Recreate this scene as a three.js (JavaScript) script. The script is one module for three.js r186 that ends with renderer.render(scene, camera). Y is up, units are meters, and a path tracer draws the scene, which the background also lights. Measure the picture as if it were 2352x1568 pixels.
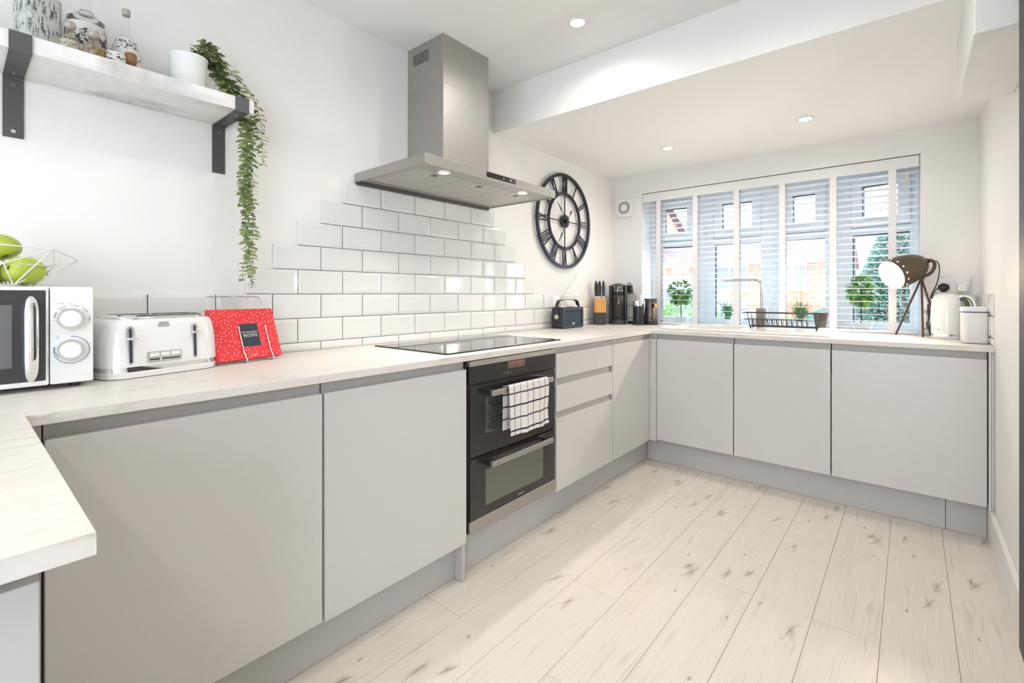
import * as THREE from 'three';
import { RoundedBoxGeometry } from 'three/addons/geometries/RoundedBoxGeometry.js';
import { mergeGeometries, toCreasedNormals } from 'three/addons/utils/BufferGeometryUtils.js';
import { RectAreaLightUniformsLib } from 'three/addons/lights/RectAreaLightUniformsLib.js';
import { Brush, Evaluator, SUBTRACTION } from 'three-bvh-csg';

// ---------------------------------------------------------------- camera, sky, exposure
const scene = new THREE.Scene();
const FRAME_W = 2352, FRAME_H = 1568, FOCAL = 1087.3, HORIZON = 675.83;
const camera = new THREE.PerspectiveCamera(2 * Math.atan(FRAME_H / 2 / FOCAL) * 180 / Math.PI, FRAME_W / FRAME_H, 0.02, 300);
camera.position.set(1.955, 1.13, 0);
camera.rotation.set(0, THREE.MathUtils.degToRad(40.158), 0);
camera.setViewOffset(FRAME_W, FRAME_H, 0, FRAME_H / 2 - HORIZON, FRAME_W, FRAME_H);   // a lens shifted so that verticals stay vertical
scene.add(camera);
scene.background = new THREE.Color().setRGB(0.74, 0.87, 1.0);                          // bright even overcast
scene.backgroundIntensity = 9;
const renderer = new THREE.WebGLRenderer({ antialias: true });
renderer.toneMapping = THREE.LinearToneMapping;
renderer.toneMappingExposure = 0.97;
renderer.shadowMap.enabled = true;
renderer.shadowMap.type = THREE.PCFSoftShadowMap;
RectAreaLightUniformsLib.init();
const SPOT_CD = 1.5;                                                                    // ceiling spotlights, candela
const SPOT_COLOR = new THREE.Color().setRGB(1.0, 0.95, 0.89);

// ---------------------------------------------------------------- helpers
let seed = 12345;
function rnd() { seed = (seed * 1664525 + 1013904223) >>> 0; return seed / 4294967296; }
const rr = (a, b) => a + (b - a) * rnd();
const V = (x, y, z) => new THREE.Vector3(x, y, z);
const used = {};
function numbered(n) { if (!(n in used)) { used[n] = 0; return n; } used[n]++; return n + '_' + String(used[n]).padStart(3, '0'); }
function shade(m) { m.castShadow = true; m.receiveShadow = true; return m; }
function clean(g) {
  let q = g.index ? g.toNonIndexed() : g;
  const o = new THREE.BufferGeometry();
  o.setAttribute('position', q.getAttribute('position'));
  if (!q.getAttribute('normal')) q.computeVertexNormals();
  o.setAttribute('normal', q.getAttribute('normal'));
  o.setAttribute('uv', q.getAttribute('uv') || new THREE.BufferAttribute(new Float32Array(q.getAttribute('position').count * 2), 2));
  return o;
}
function merge(gs) { return Array.isArray(gs) ? (gs.length === 1 ? gs[0] : mergeGeometries(gs.map(clean))) : gs; }
function thing(name, label, category, pos = [0, 0, 0], turn = 0, group) {
  const o = new THREE.Group(); o.name = numbered(name); o.position.set(...pos); o.rotation.y = turn;
  o.userData = { label, category }; if (group) o.userData.group = group;
  scene.add(o); return o;
}
function part(parent, name, gs, mat, label, kind) {
  const m = shade(new THREE.Mesh(merge(gs), mat)); m.name = name; parent.add(m);
  if (label) m.userData.label = label;
  if (kind) m.userData.kind = kind;
  return m;
}
function solo(name, gs, mat, label, category, group) {
  const m = shade(new THREE.Mesh(merge(gs), mat)); m.name = numbered(name); m.userData = { label, category }; if (group) m.userData.group = group;
  scene.add(m); return m;
}
function struct(name, gs, mat, label) {
  const m = shade(new THREE.Mesh(merge(gs), mat)); m.name = name; m.userData = { kind: 'structure' }; if (label) m.userData.label = label;
  scene.add(m); return m;
}
function copy(o, label, pos, turn, group) {
  const c = o.clone(); c.name = numbered(o.name.replace(/_\d{3}$/, '')); c.userData = { ...o.userData, label }; if (group) c.userData.group = group;
  c.position.set(...pos); if (turn !== undefined) c.rotation.y = turn;
  scene.add(c); return c;
}
// boxes given by their extents
function b6(x0, x1, y0, y1, z0, z1, r = 0) {
  const w = Math.abs(x1 - x0), h = Math.abs(y1 - y0), d = Math.abs(z1 - z0);
  const g = r ? new RoundedBoxGeometry(w, h, d, 2, Math.min(r, w / 2.01, h / 2.01, d / 2.01)) : new THREE.BoxGeometry(w, h, d);
  return g.translate((x0 + x1) / 2, (y0 + y1) / 2, (z0 + z1) / 2);
}
const bx = (w, h, d, x, y, z, r = 0) => b6(x - w / 2, x + w / 2, y - h / 2, y + h / 2, z - d / 2, z + d / 2, r);
const cyl = (rt, rb, h, x, y, z, s = 24, open = false) => new THREE.CylinderGeometry(rt, rb, h, s, 1, open).translate(x, y + h / 2, z);   // y is the base
function rod(a, b, r, s = 8, r2) {
  const d = b.clone().sub(a), g = new THREE.CylinderGeometry(r2 ?? r, r, d.length(), s);
  g.applyQuaternion(new THREE.Quaternion().setFromUnitVectors(V(0, 1, 0), d.clone().normalize()));
  return g.translate((a.x + b.x) / 2, (a.y + b.y) / 2, (a.z + b.z) / 2);
}
const tube = (pts, r, n = 24, s = 8, closed = false, t = 0.5) => new THREE.TubeGeometry(new THREE.CatmullRomCurve3(pts, closed, 'catmullrom', t), n, r, s, closed);
const lathe = (p, s = 32) => new THREE.LatheGeometry(p.map(([a, b]) => new THREE.Vector2(a, b)), s);
function ext(shape, depth, bevel = 0, seg = 2, curve = 12) {
  return new THREE.ExtrudeGeometry(shape, { depth: depth - 2 * bevel, bevelEnabled: bevel > 0, bevelSize: bevel, bevelThickness: bevel, bevelOffset: -bevel, bevelSegments: seg, curveSegments: curve }).translate(0, 0, bevel);
}
function rrect(x0, x1, y0, y1, r) {
  if (r < 0.0025) return poly([[x0, y0], [x1, y0], [x1, y1], [x0, y1]]);
  const s = new THREE.Shape(); s.moveTo(x0 + r, y0); s.lineTo(x1 - r, y0); s.absarc(x1 - r, y0 + r, r, -Math.PI / 2, 0); s.lineTo(x1, y1 - r); s.absarc(x1 - r, y1 - r, r, 0, Math.PI / 2);
  s.lineTo(x0 + r, y1); s.absarc(x0 + r, y1 - r, r, Math.PI / 2, Math.PI); s.lineTo(x0, y0 + r); s.absarc(x0 + r, y0 + r, r, Math.PI, 1.5 * Math.PI); return s;
}
function rectPath(x0, x1, y0, y1) { const p = new THREE.Path(); p.moveTo(x0, y0); p.lineTo(x0, y1); p.lineTo(x1, y1); p.lineTo(x1, y0); p.closePath(); return p; }
function poly(pts) { const s = new THREE.Shape(); pts.forEach(([x, y], i) => i ? s.lineTo(x, y) : s.moveTo(x, y)); s.closePath(); return s; }
// stacked rounded rectangles: levels [y, length along x, depth along z, corner radius, dx, dz]
function ring(L, D, r, n = 8) {
  const p = [], R = Math.min(r, L / 2 - 1e-4, D / 2 - 1e-4);
  for (const [cx, cz, a0] of [[L / 2 - R, D / 2 - R, 0], [-L / 2 + R, D / 2 - R, 90], [-L / 2 + R, -D / 2 + R, 180], [L / 2 - R, -D / 2 + R, 270]])
    for (let i = 0; i <= n; i++) { const a = (a0 + 90 * i / n) * Math.PI / 180; p.push([cx + R * Math.cos(a), cz + R * Math.sin(a)]); }
  return p;
}
function loft(levels, caps = [1, 1], n = 8, crease = 0.6) {
  const rings = levels.map(([y, L, D, r, dx = 0, dz = 0]) => ring(L, D, r, n).map(([x, z]) => [x + dx, y, z + dz])), k = rings[0].length, pos = [];
  const tri = (a, b, c) => pos.push(...a, ...b, ...c);
  for (let i = 0; i + 1 < rings.length; i++) for (let j = 0; j < k; j++) {
    const a = rings[i][j], b = rings[i][(j + 1) % k], c = rings[i + 1][(j + 1) % k], d = rings[i + 1][j];
    tri(a, c, b); tri(a, d, c);
  }
  const cap = (R, up) => { const m = [0, R[0][1], 0]; for (const p of R) { m[0] += p[0] / k; m[2] += p[2] / k; } for (let j = 0; j < k; j++) up ? tri(m, R[(j + 1) % k], R[j]) : tri(m, R[j], R[(j + 1) % k]); };
  if (caps[0]) cap(rings[0], false);
  if (caps[1]) cap(rings[rings.length - 1], true);
  let g = new THREE.BufferGeometry(); g.setAttribute('position', new THREE.Float32BufferAttribute(pos, 3));
  g.computeVertexNormals(); g = toCreasedNormals(g, crease);
  return g;
}
// uv in metres, from the side a face looks to
function metric(g, s = 1) {
  g = clean(g); const p = g.attributes.position, n = g.attributes.normal, uv = new Float32Array(p.count * 2);
  for (let i = 0; i < p.count; i++) {
    const ax = Math.abs(n.getX(i)), ay = Math.abs(n.getY(i)), az = Math.abs(n.getZ(i));
    if (ay >= ax && ay >= az) { uv[2 * i] = p.getZ(i) * s; uv[2 * i + 1] = p.getX(i) * s; }
    else if (ax >= az) { uv[2 * i] = p.getZ(i) * s; uv[2 * i + 1] = p.getY(i) * s; }
    else { uv[2 * i] = p.getX(i) * s; uv[2 * i + 1] = p.getY(i) * s; }
  }
  g.setAttribute('uv', new THREE.BufferAttribute(uv, 2)); return g;
}
// textures
function hash(x, y, s) { let h = (x * 374761393 + y * 668265263 + s * 982451653) | 0; h = Math.imul(h ^ (h >>> 13), 1274126177); return ((h ^ (h >>> 16)) >>> 0) / 4294967296; }
function vnoise(x, y, px, py, s) {
  const xi = Math.floor(x), yi = Math.floor(y), fx = x - xi, fy = y - yi, u = fx * fx * (3 - 2 * fx), v = fy * fy * (3 - 2 * fy), w = (a, n) => ((a % n) + n) % n;
  const A = hash(w(xi, px), w(yi, py), s), B = hash(w(xi + 1, px), w(yi, py), s), C = hash(w(xi, px), w(yi + 1, py), s), D = hash(w(xi + 1, px), w(yi + 1, py), s);
  return A + (B - A) * u + (C - A) * v + (A - B - C + D) * u * v;
}
function fbm(x, y, px, py, s, o = 4) { let a = 0, k = 0.5, t = 0; for (let i = 0; i < o; i++) { a += k * vnoise(x, y, px, py, s + i); t += k; x *= 2; y *= 2; px *= 2; py *= 2; k *= 0.5; } return a / t; }
function dataTex(w, h, fn, srgb = true) {
  const d = new Uint8Array(w * h * 4);
  for (let y = 0; y < h; y++) for (let x = 0; x < w; x++) { const c = fn(x / w, y / h); for (let k = 0; k < 3; k++) d[(y * w + x) * 4 + k] = Math.max(0, Math.min(255, c[k])); d[(y * w + x) * 4 + 3] = 255; }
  const t = new THREE.DataTexture(d, w, h); t.wrapS = t.wrapT = THREE.RepeatWrapping; t.magFilter = THREE.LinearFilter; t.minFilter = THREE.LinearMipmapLinearFilter; t.generateMipmaps = true;
  if (srgb) t.colorSpace = THREE.SRGBColorSpace; t.needsUpdate = true; return t;
}
function canvasTex(w, h, draw) {
  const c = document.createElement('canvas'); c.width = w; c.height = h; const x = c.getContext('2d'); draw(x, w, h);
  const t = new THREE.CanvasTexture(c); t.colorSpace = THREE.SRGBColorSpace; t.anisotropy = 8; return t;
}
const std = (r, g, b, rough = 0.5, metal = 0, extra = {}) => new THREE.MeshStandardMaterial({ color: new THREE.Color().setRGB(r, g, b), roughness: rough, metalness: metal, ...extra });
const phy = (r, g, b, rough = 0.5, metal = 0, extra = {}) => new THREE.MeshPhysicalMaterial({ color: new THREE.Color().setRGB(r, g, b), roughness: rough, metalness: metal, ...extra });
const glow = (r, g, b, k) => new THREE.MeshStandardMaterial({ color: 0x111111, emissive: new THREE.Color().setRGB(r, g, b), emissiveIntensity: k });

// ---------------------------------------------------------------- materials
const paintBump = dataTex(256, 256, (u, v) => { const n = 128 + 90 * (fbm(u * 64, v * 64, 64, 64, 3, 3) - 0.5); return [n, n, n]; }, false);
paintBump.repeat.set(2, 2);
const worktopTex = dataTex(1024, 1024, (u, v) => {
  const wx = fbm(u * 4, v * 4, 4, 4, 11) - 0.5, wy = fbm(u * 4, v * 4, 4, 4, 23) - 0.5;
  const a = fbm(u * 3 + wx * 1.6, v * 14 + wy * 2.5, 3, 14, 5, 5), vein = Math.pow(1 - Math.min(1, Math.abs(a - 0.52) * 9), 3);
  const cloud = fbm(u * 5, v * 5, 5, 5, 41, 4) - 0.5, fine = fbm(u * 90, v * 90, 90, 90, 51, 2) - 0.5, patch = Math.max(0, fbm(u * 6, v * 6, 6, 6, 77, 3) - 0.45) * 3;
  const k = vein * patch;
  return [229 + cloud * 14 + fine * 8 - k * 20, 223 + cloud * 15 + fine * 8 - k * 23, 216 + cloud * 17 + fine * 8 - k * 28];
});
const brushTex = dataTex(512, 512, (u, v) => { const n = 128 + 120 * (fbm(u * 256, v * 4, 256, 4, 9, 3) - 0.5); return [n, n, n]; }, false);
const mat = {
  wall: std(0.87, 0.858, 0.838, 0.62, 0, { bumpMap: paintBump, bumpScale: 0.0006 }),
  ceiling: std(0.93, 0.925, 0.91, 0.7, 0, { bumpMap: paintBump, bumpScale: 0.0006 }),
  trim: std(0.84, 0.83, 0.81, 0.35),
  subfloor: std(0.72, 0.57, 0.44, 0.8),
  farfloor: std(0.74, 0.69, 0.62, 0.45),
  door: phy(0.70, 0.68, 0.655, 0.24, 0, { specularIntensity: 0.9 }),
  carcass: std(0.5, 0.49, 0.47, 0.4),
  rail: std(0.52, 0.51, 0.49, 0.38),
  plinth: std(0.56, 0.55, 0.535, 0.42),
  gap: std(0.03, 0.035, 0.05, 0.7),
  worktop: std(1, 1, 1, 0.42, 0, { map: worktopTex }),
  tile: phy(0.83, 0.825, 0.80, 0.06, 0, { specularIntensity: 1.0 }),
  grout: std(0.022, 0.028, 0.05, 0.9),
  steel: phy(0.46, 0.445, 0.42, 0.46, 1, { bumpMap: brushTex, bumpScale: 0.00008 }),
  steelMatte: phy(0.62, 0.60, 0.57, 0.45, 1),
  mesh: std(0.56, 0.54, 0.50, 0.5, 0.75),
  chrome: phy(0.86, 0.86, 0.87, 0.06, 1),
  chromeSoft: phy(0.72, 0.72, 0.72, 0.2, 1),
  blackGlass: phy(0.012, 0.012, 0.013, 0.04, 0, { specularIntensity: 1 }),
  ovenBlack: phy(0.03, 0.028, 0.026, 0.1, 0, { specularIntensity: 1 }),
  ovenWindow: phy(0.20, 0.20, 0.18, 0.09, 0.75),
  black: std(0.02, 0.02, 0.022, 0.4),
  blackMatte: std(0.03, 0.03, 0.032, 0.65),
  iron: std(0.095, 0.095, 0.10, 0.5, 0.2),
  clockMetal: phy(0.035, 0.033, 0.045, 0.28, 0.5),
  white: phy(0.86, 0.86, 0.86, 0.22),
  whiteMatte: std(0.82, 0.82, 0.82, 0.55),
  whiteGloss: phy(0.88, 0.875, 0.86, 0.08, 0, { clearcoat: 0.6, clearcoatRoughness: 0.04 }),
  ceramic: phy(0.88, 0.865, 0.83, 0.1, 0),
  upvcBlueCast: phy(0.79, 0.83, 0.87, 0.25),  // white frames with the blue daylight cast mixed into their colour
  slat: std(0.92, 0.91, 0.92, 0.42),
  tape: std(0.84, 0.83, 0.84, 0.75),
  gasket: std(0.015, 0.015, 0.03, 0.6),
  pane: phy(1, 1, 1, 0, 0, { transmission: 1, thickness: 0, ior: 1.5 }),
  leafA: std(0.27, 0.33, 0.12, 0.5, 0, { side: THREE.DoubleSide }),
  leafB: std(0.36, 0.41, 0.17, 0.5, 0, { side: THREE.DoubleSide }),
  leafC: std(0.17, 0.25, 0.11, 0.5, 0, { side: THREE.DoubleSide }),
  stem: std(0.16, 0.22, 0.10, 0.6),
  brass: phy(0.8, 0.62, 0.3, 0.25, 1),
};

// ---------------------------------------------------------------- the room
const XR = 2.242, ZB = -3.65, CEIL = 2.363, LOW = 2.112, WT = 0.893, ZEND = 5.2, XE = 2.95;
const wallLeft = struct('wall_left', b6(-0.2, 0, -0.15, 2.6, -4.05, ZEND + 0.2), mat.wall);
const wallBack = struct('wall_back', [b6(0, 0.268, -0.15, 2.6, -4.05, ZB), b6(1.995, XR, -0.15, 2.6, -4.05, ZB), b6(0.268, 1.995, -0.15, 0.871, -4.05, ZB), b6(0.268, 1.995, 1.952, 2.6, -4.05, ZB)], mat.wall);
const wallRight = struct('wall_right', [b6(XR, XE + 0.2, -0.15, 2.6, -4.05, -1.865), b6(XE, XE + 0.2, -0.15, 2.6, -1.865, 1.1), b6(XE, XE + 0.2, -0.15, 2.6, 3.3, ZEND + 0.2), b6(XE, XE + 0.2, 2.1, 2.6, 1.1, 3.3)], mat.wall);
struct('wall_rear', [b6(0, 0.45, -0.15, 2.6, ZEND, ZEND + 0.2), b6(2.55, XE, -0.15, 2.6, ZEND, ZEND + 0.2), b6(0.45, 2.55, 2.1, 2.6, ZEND, ZEND + 0.2)], mat.wall);
struct('ceiling', b6(0, XE, CEIL, 2.6, -2.139, ZEND), mat.ceiling);
struct('ceiling_lower', b6(0, XR, LOW, 2.6, ZB, -2.139), mat.ceiling);
struct('trim_1', b6(2.09, XR, 1.866, CEIL, -2.525, -1.87, 0.004), mat.wall, 'boxed-in white casing under the beam at the right-hand wall');
struct('baseboard_right', [b6(2.224, XR, 0, 0.15, -3.03, -1.865, 0.003)], mat.trim);

// floor: boards with end joints as in the room, a plain slab beyond them
const floor = struct('floor', [b6(0, XE, -0.15, -0.010, -4.05, 0.10), b6(0, XE, -0.15, 0, 0.10, ZEND + 0.2)], mat.farfloor);
function plankTex(n) {
  const t = canvasTex(256, 1536, (x, w, h) => {
    const img = x.createImageData(w, h), sx = n * 37;
    for (let j = 0; j < h; j++) for (let i = 0; i < w; i++) {
      const u = i / w, v = j / h, warp = fbm(u * 3 + 5, v * 5, 16, 16, sx, 3) - 0.5;
      const g = fbm(u * 26 + warp * 5, v * 6, 64, 64, sx + 7, 4) - 0.5, c = fbm(u * 2.5 + warp, v * 5, 32, 32, sx + 13, 4) - 0.5, f = fbm(u * 90, v * 14, 128, 64, sx + 19, 2) - 0.5;
      const dark = Math.max(0, g - 0.13) * 70 + Math.max(0, c) * 22, k = (j * w + i) * 4;
      img.data[k] = 227 - dark * 0.9 + f * 9 + c * 6; img.data[k + 1] = 219 - dark * 0.95 + f * 9 + c * 5; img.data[k + 2] = 209 - dark + f * 9 + c * 3; img.data[k + 3] = 255;
    }
    x.putImageData(img, 0, 0);
    let s = 1000 + n * 7919; const R = () => (s = (s * 1664525 + 1013904223) >>> 0) / 4294967296;
    const knots = 3 + Math.floor(R() * 2);
    for (let q = 0; q < knots; q++) {
      const cx = w * (0.15 + 0.7 * R()), cy = h * (0.04 + 0.92 * R()), big = R() < 0.62, len = big ? 100 + 110 * R() : 16 + 24 * R(), wd = big ? 9 + 14 * R() : 7 + 6 * R();
      const blot = (bx0, by0, rx, ry, al) => { x.save(); x.translate(bx0, by0); x.rotate((R() - 0.5) * 0.5); x.scale(rx, ry); const g = x.createRadialGradient(0, 0, 0, 0, 0, 1); g.addColorStop(0, `rgba(118,104,90,${al})`); g.addColorStop(0.45, `rgba(136,122,106,${al * 0.55})`); g.addColorStop(1, 'rgba(170,156,140,0)'); x.fillStyle = g; x.beginPath(); x.arc(0, 0, 1, 0, 7); x.fill(); x.restore(); };
      blot(cx, cy, wd * 1.5, len * 0.42, 0.30);
      const lean = (R() - 0.5) * 1.1; let px = cx - lean * len * 0.4, py = cy - len * 0.4;            // the knot and the crack that runs out of it: many soft small marks
      const steps = big ? 26 : 9; for (let m = 0; m < steps; m++) { px += (lean * len * 0.8 + (R() - 0.5) * 16) / steps * 1.2 + (R() - 0.5) * 4; py += len * 0.8 / steps; const e = Math.sin(Math.PI * (m + 0.5) / steps); blot(px, py, 2.6 + 5.2 * R() * e, 6 + 12 * R(), 0.16 + 0.36 * e * R()); if (big && R() < 0.22) for (let e2 = 0; e2 < 5; e2++) blot(px + (R() < 0.5 ? -1 : 1) * (4 + e2 * 4.5), py - e2 * (1 + 2 * R()), 3.5, 3, 0.22); }
      if (R() < 0.5) blot(cx + (R() - 0.5) * 60, cy + len * (0.7 + 0.5 * R()), 4, 6, 0.4);
    }
  });
  return t;
}
const plankMats = [0, 1, 2, 3, 4, 5].map((n) => phy(1, 1, 1, 0.36, 0, { map: plankTex(n), specularIntensity: 0.6 }));
const plankGeos = {};
function plankGeo(w, l, v0) {
  const key = w.toFixed(3) + l.toFixed(3) + v0; if (plankGeos[key]) return plankGeos[key];
  const g = clean(new RoundedBoxGeometry(w - 0.0011, 0.004, l - 0.0009, 1, 0.0010)), p = g.attributes.position, uv = g.attributes.uv;
  for (let i = 0; i < p.count; i++) uv.setXY(i, p.getX(i) / w + 0.5, v0 + (p.getZ(i) + l / 2) / 1.25);
  return plankGeos[key] = g;
}
{
  const X0 = 0.558, PW = 0.1885, LEN = 1.25;
  const phase = { 0: -2.40, 1: -2.0, 2: -1.589, 3: -2.395, 4: -1.943, 5: -2.565, 6: -1.937, 7: -2.558, 8: -1.935 };
  floor.add((() => { const m = shade(new THREE.Mesh(b6(0.02, XE, -0.0099, -0.0041, -3.2, 0.0999), mat.subfloor)); m.name = 'underlay'; return m; })());
  let n = 0;
  for (let r = 0; r < 9; r++) {
    const xa = X0 + r * PW, xb = r === 8 ? XR : xa + PW, ph = phase[r];
    for (let k = -3; k < 4; k++) {
      const za = Math.max(-3.12, ph + k * LEN), zb = Math.min(0.1, ph + (k + 1) * LEN); if (zb - za < 0.03) continue;
      const m = part(floor, 'plank', plankGeo(xb - xa, zb - za, 0), plankMats[(n * 5 + r) % 6]); n++;
      m.position.set((xa + xb) / 2, -0.002, (za + zb) / 2); if ((n + r) % 2) m.rotation.y = Math.PI;
    }
  }
}

// metro tiles
function tileGeo(w, h) {
  const t = 0.0077, e = 0.0045, b = Math.min(0.0125, h * 0.3, w * 0.3), x = w / 2, y = h / 2, X = x - b, Y = y - b, p = [];
  const q = (a, c, d, f) => p.push(...a, ...c, ...d, ...a, ...d, ...f);
  q([-X, -Y, t], [X, -Y, t], [X, Y, t], [-X, Y, t]);
  q([-x, -y, e], [x, -y, e], [X, -Y, t], [-X, -Y, t]); q([x, -y, e], [x, y, e], [X, Y, t], [X, -Y, t]); q([x, y, e], [-x, y, e], [-X, Y, t], [X, Y, t]); q([-x, y, e], [-x, -y, e], [-X, -Y, t], [-X, Y, t]);
  q([-x, -y, 0], [x, -y, 0], [x, -y, e], [-x, -y, e]); q([x, -y, 0], [x, y, 0], [x, y, e], [x, -y, e]); q([x, y, 0], [-x, y, 0], [-x, y, e], [x, y, e]); q([-x, y, 0], [-x, -y, 0], [-x, -y, e], [-x, y, e]);
  const g = new THREE.BufferGeometry(); g.setAttribute('position', new THREE.Float32BufferAttribute(p, 3)); g.computeVertexNormals(); return clean(g);
}
const tileGeos = {};
function tile(wall, w, h, place) { const k = w.toFixed(4) + '_' + h.toFixed(4); const m = part(wall, 'tile', tileGeos[k] ||= tileGeo(w, h), mat.tile); place(m); m.rotation.x += rr(-0.003, 0.003); m.rotation.y += rr(-0.003, 0.003); return m; }
{
  const P = 0.2025, J = 0.0030, Y = [0.893, 0.929, 1.030, 1.1315, 1.2335, 1.335, 1.437, 1.539, 1.641], A = -0.8285;
  const rows = [[0, 0.0, -3.645, 0], [1, 0.0, -3.645, 0.5], [2, 0.0, -3.645, 0], [3, A + P / 2, A + P / 2 - 9 * P, 0.5], [4, A, A - 8 * P, 0], [5, A - P / 2, A - 7.5 * P, 0.5], [6, A - P, A - 7 * P, 0], [7, A - 1.5 * P, A - 6.5 * P, 0.5]];
  const grout = [];
  for (const [r, za, zb, off] of rows) {
    const y0 = Y[r], y1 = Y[r + 1];
    grout.push(b6(0, 0.0035, y0, y1 - 0.0022, zb + 0.004, za - 0.004));
    for (let k = -6; k < 16; k++) {
      const a = Math.min(za, A - (k - off) * P), b = Math.max(zb, A - (k + 1 - off) * P); if (a - b < 0.02) continue;
      tile(wallLeft, a - b - J, y1 - y0 - J, (m) => { m.position.set(0.0005, (y0 + y1) / 2, (a + b) / 2); m.rotation.y = Math.PI / 2; });
    }
  }
  part(wallLeft, 'grout', grout, mat.grout, 'dark grout between the white tiles');
  const gb = [], backRow = (x0, x1, starts) => {
    for (let r = 0; r < 3; r++) {
      const y0 = Y[r], y1 = Y[r + 1]; gb.push(b6(x0 + 0.003, x1 - 0.003, y0, y1 - 0.0022, ZB, ZB + 0.0035));
      const cut = [x0, ...starts[r % 2], x1];
      for (let i = 0; i + 1 < cut.length; i++) tile(wallBack, cut[i + 1] - cut[i] - J, y1 - y0 - J, (m) => m.position.set((cut[i] + cut[i + 1]) / 2, (y0 + y1) / 2, ZB + 0.0005));
    }
  };
  backRow(0.009, 0.268, [[0.209], [0.11]]); backRow(1.997, 2.232, [[2.1], [2.03]]);
  part(wallBack, 'grout', gb, mat.grout, 'dark grout between the white tiles');
  const gr = [];
  for (let r = 0; r < 3; r++) {
    const y0 = Y[r], y1 = Y[r + 1], cut = [-3.64, ...(r % 2 ? [-3.54, -3.34, -3.14] : [-3.44, -3.24]), -3.046];
    gr.push(b6(XR - 0.0035, XR, y0, y1 - 0.0022, -3.64, -3.05));
    for (let i = 0; i + 1 < cut.length; i++) tile(wallRight, cut[i + 1] - cut[i] - J, y1 - y0 - J, (m) => { m.position.set(XR - 0.0005, (y0 + y1) / 2, (cut[i] + cut[i + 1]) / 2); m.rotation.y = -Math.PI / 2; });
  }
  part(wallRight, 'grout', gr, mat.grout, 'dark grout between the white tiles');
}

// the bowed window in the back wall
{
  const win = new THREE.Group(); win.name = 'window_1'; win.userData = { kind: 'structure' }; scene.add(win);
  part(win, 'window_sill', b6(0.268, 1.995, 0.8712, WT - 0.0006, -4.03, ZB + 0.0005), mat.upvcBlueCast);
  part(win, 'jamb', [b6(0.2682, 0.296, WT, 1.952, -3.96, -3.838, 0.002), b6(1.967, 1.9948, WT, 1.952, -3.96, -3.838, 0.002)], mat.upvcBlueCast);
  const N = [[0.268, -3.88], [0.67, -3.97], [1.16, -4.0], [1.578, -3.97], [1.995, -3.88]];
  for (let i = 0; i < 4; i++) {
    const [ax, az] = N[i], [bx_, bz] = N[i + 1], dx = bx_ - ax, dz = bz - az, w = Math.hypot(dx, dz);
    const sl = i === 0 ? 0.048 : 0.082, sr = i === 3 ? 0.042 : 0.082;
    const s = rrect(0, w, WT, 1.952, 0.001); s.holes.push(rectPath(sl, w - sr, 0.945, 1.525)); s.holes.push(rectPath(sl, w - sr, 1.585, 1.895));
    const c = part(win, 'casement', ext(s, 0.07, 0.004).translate(0, 0, -0.035), mat.upvcBlueCast);
    c.position.set(ax, 0, az); c.rotation.y = Math.atan2(-dz, dx);
    const t = rrect(sl - 0.006, w - sr + 0.006, 1.575, 1.903, 0.002); t.holes.push(rectPath(sl + 0.058, w - sr - 0.058, 1.642, 1.842));
    part(c, 'sash', ext(t, 0.05, 0.005).translate(0, 0, -0.002), mat.upvcBlueCast);
    part(c, 'pane', b6(sl, w - sr, 0.945, 1.525, -0.004, 0.0), mat.pane); part(c, 'pane', b6(sl + 0.05, w - sr - 0.05, 1.636, 1.848, 0.010, 0.014), mat.pane);
    part(c, 'gasket', [b6(sl, sl + 0.005, 0.945, 1.525, -0.012, 0.028), b6(sl, w - sr, 1.519, 1.525, -0.012, 0.028), b6(sl + 0.058, sl + 0.062, 1.642, 1.842, 0.004, 0.042), b6(sl + 0.058, w - sr - 0.058, 1.837, 1.842, 0.004, 0.042), b6(sl - 0.0085, sl - 0.006, 1.575, 1.903, 0.035, 0.038), b6(sl - 0.006, w - sr + 0.006, 1.5725, 1.5747, 0.035, 0.038)], mat.gasket, 'black rubber seal');
    part(c, 'window_handle', [b6(w / 2 - 0.06, w / 2 + 0.04, 1.602, 1.614, 0.05, 0.064, 0.004), b6(w / 2 - 0.02, w / 2 + 0.02, 1.597, 1.619, 0.046, 0.054, 0.003)], mat.white);
  }
}
// glazed doors behind the viewpoint; the side one is added for its light
function gardenDoor(name, w, place) {
  const d = new THREE.Group(); d.name = name; d.userData = { kind: 'structure' }; scene.add(d); place(d);
  const m = w / 2, s = rrect(0, w, 0, 2.1, 0.001); s.holes.push(rectPath(0.09, m - 0.04, 0.09, 2.02)); s.holes.push(rectPath(m + 0.04, w - 0.09, 0.09, 2.02));
  part(d, 'frame', ext(s, 0.07).translate(0, 0, -0.035), mat.upvcBlueCast);
  part(d, 'pane', b6(0.08, m - 0.03, 0.08, 2.03, -0.002, 0.002), mat.pane); part(d, 'pane', b6(m + 0.03, w - 0.08, 0.08, 2.03, -0.002, 0.002), mat.pane);
}
gardenDoor('door_1', 2.1, (d) => d.position.set(0.45, 0, ZEND + 0.095));
gardenDoor('door_2', 2.2, (d) => { d.position.set(XE + 0.095, 0, 3.3); d.rotation.y = Math.PI / 2; });  // added side door, lets daylight onto the left wall and cabinet fronts

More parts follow.
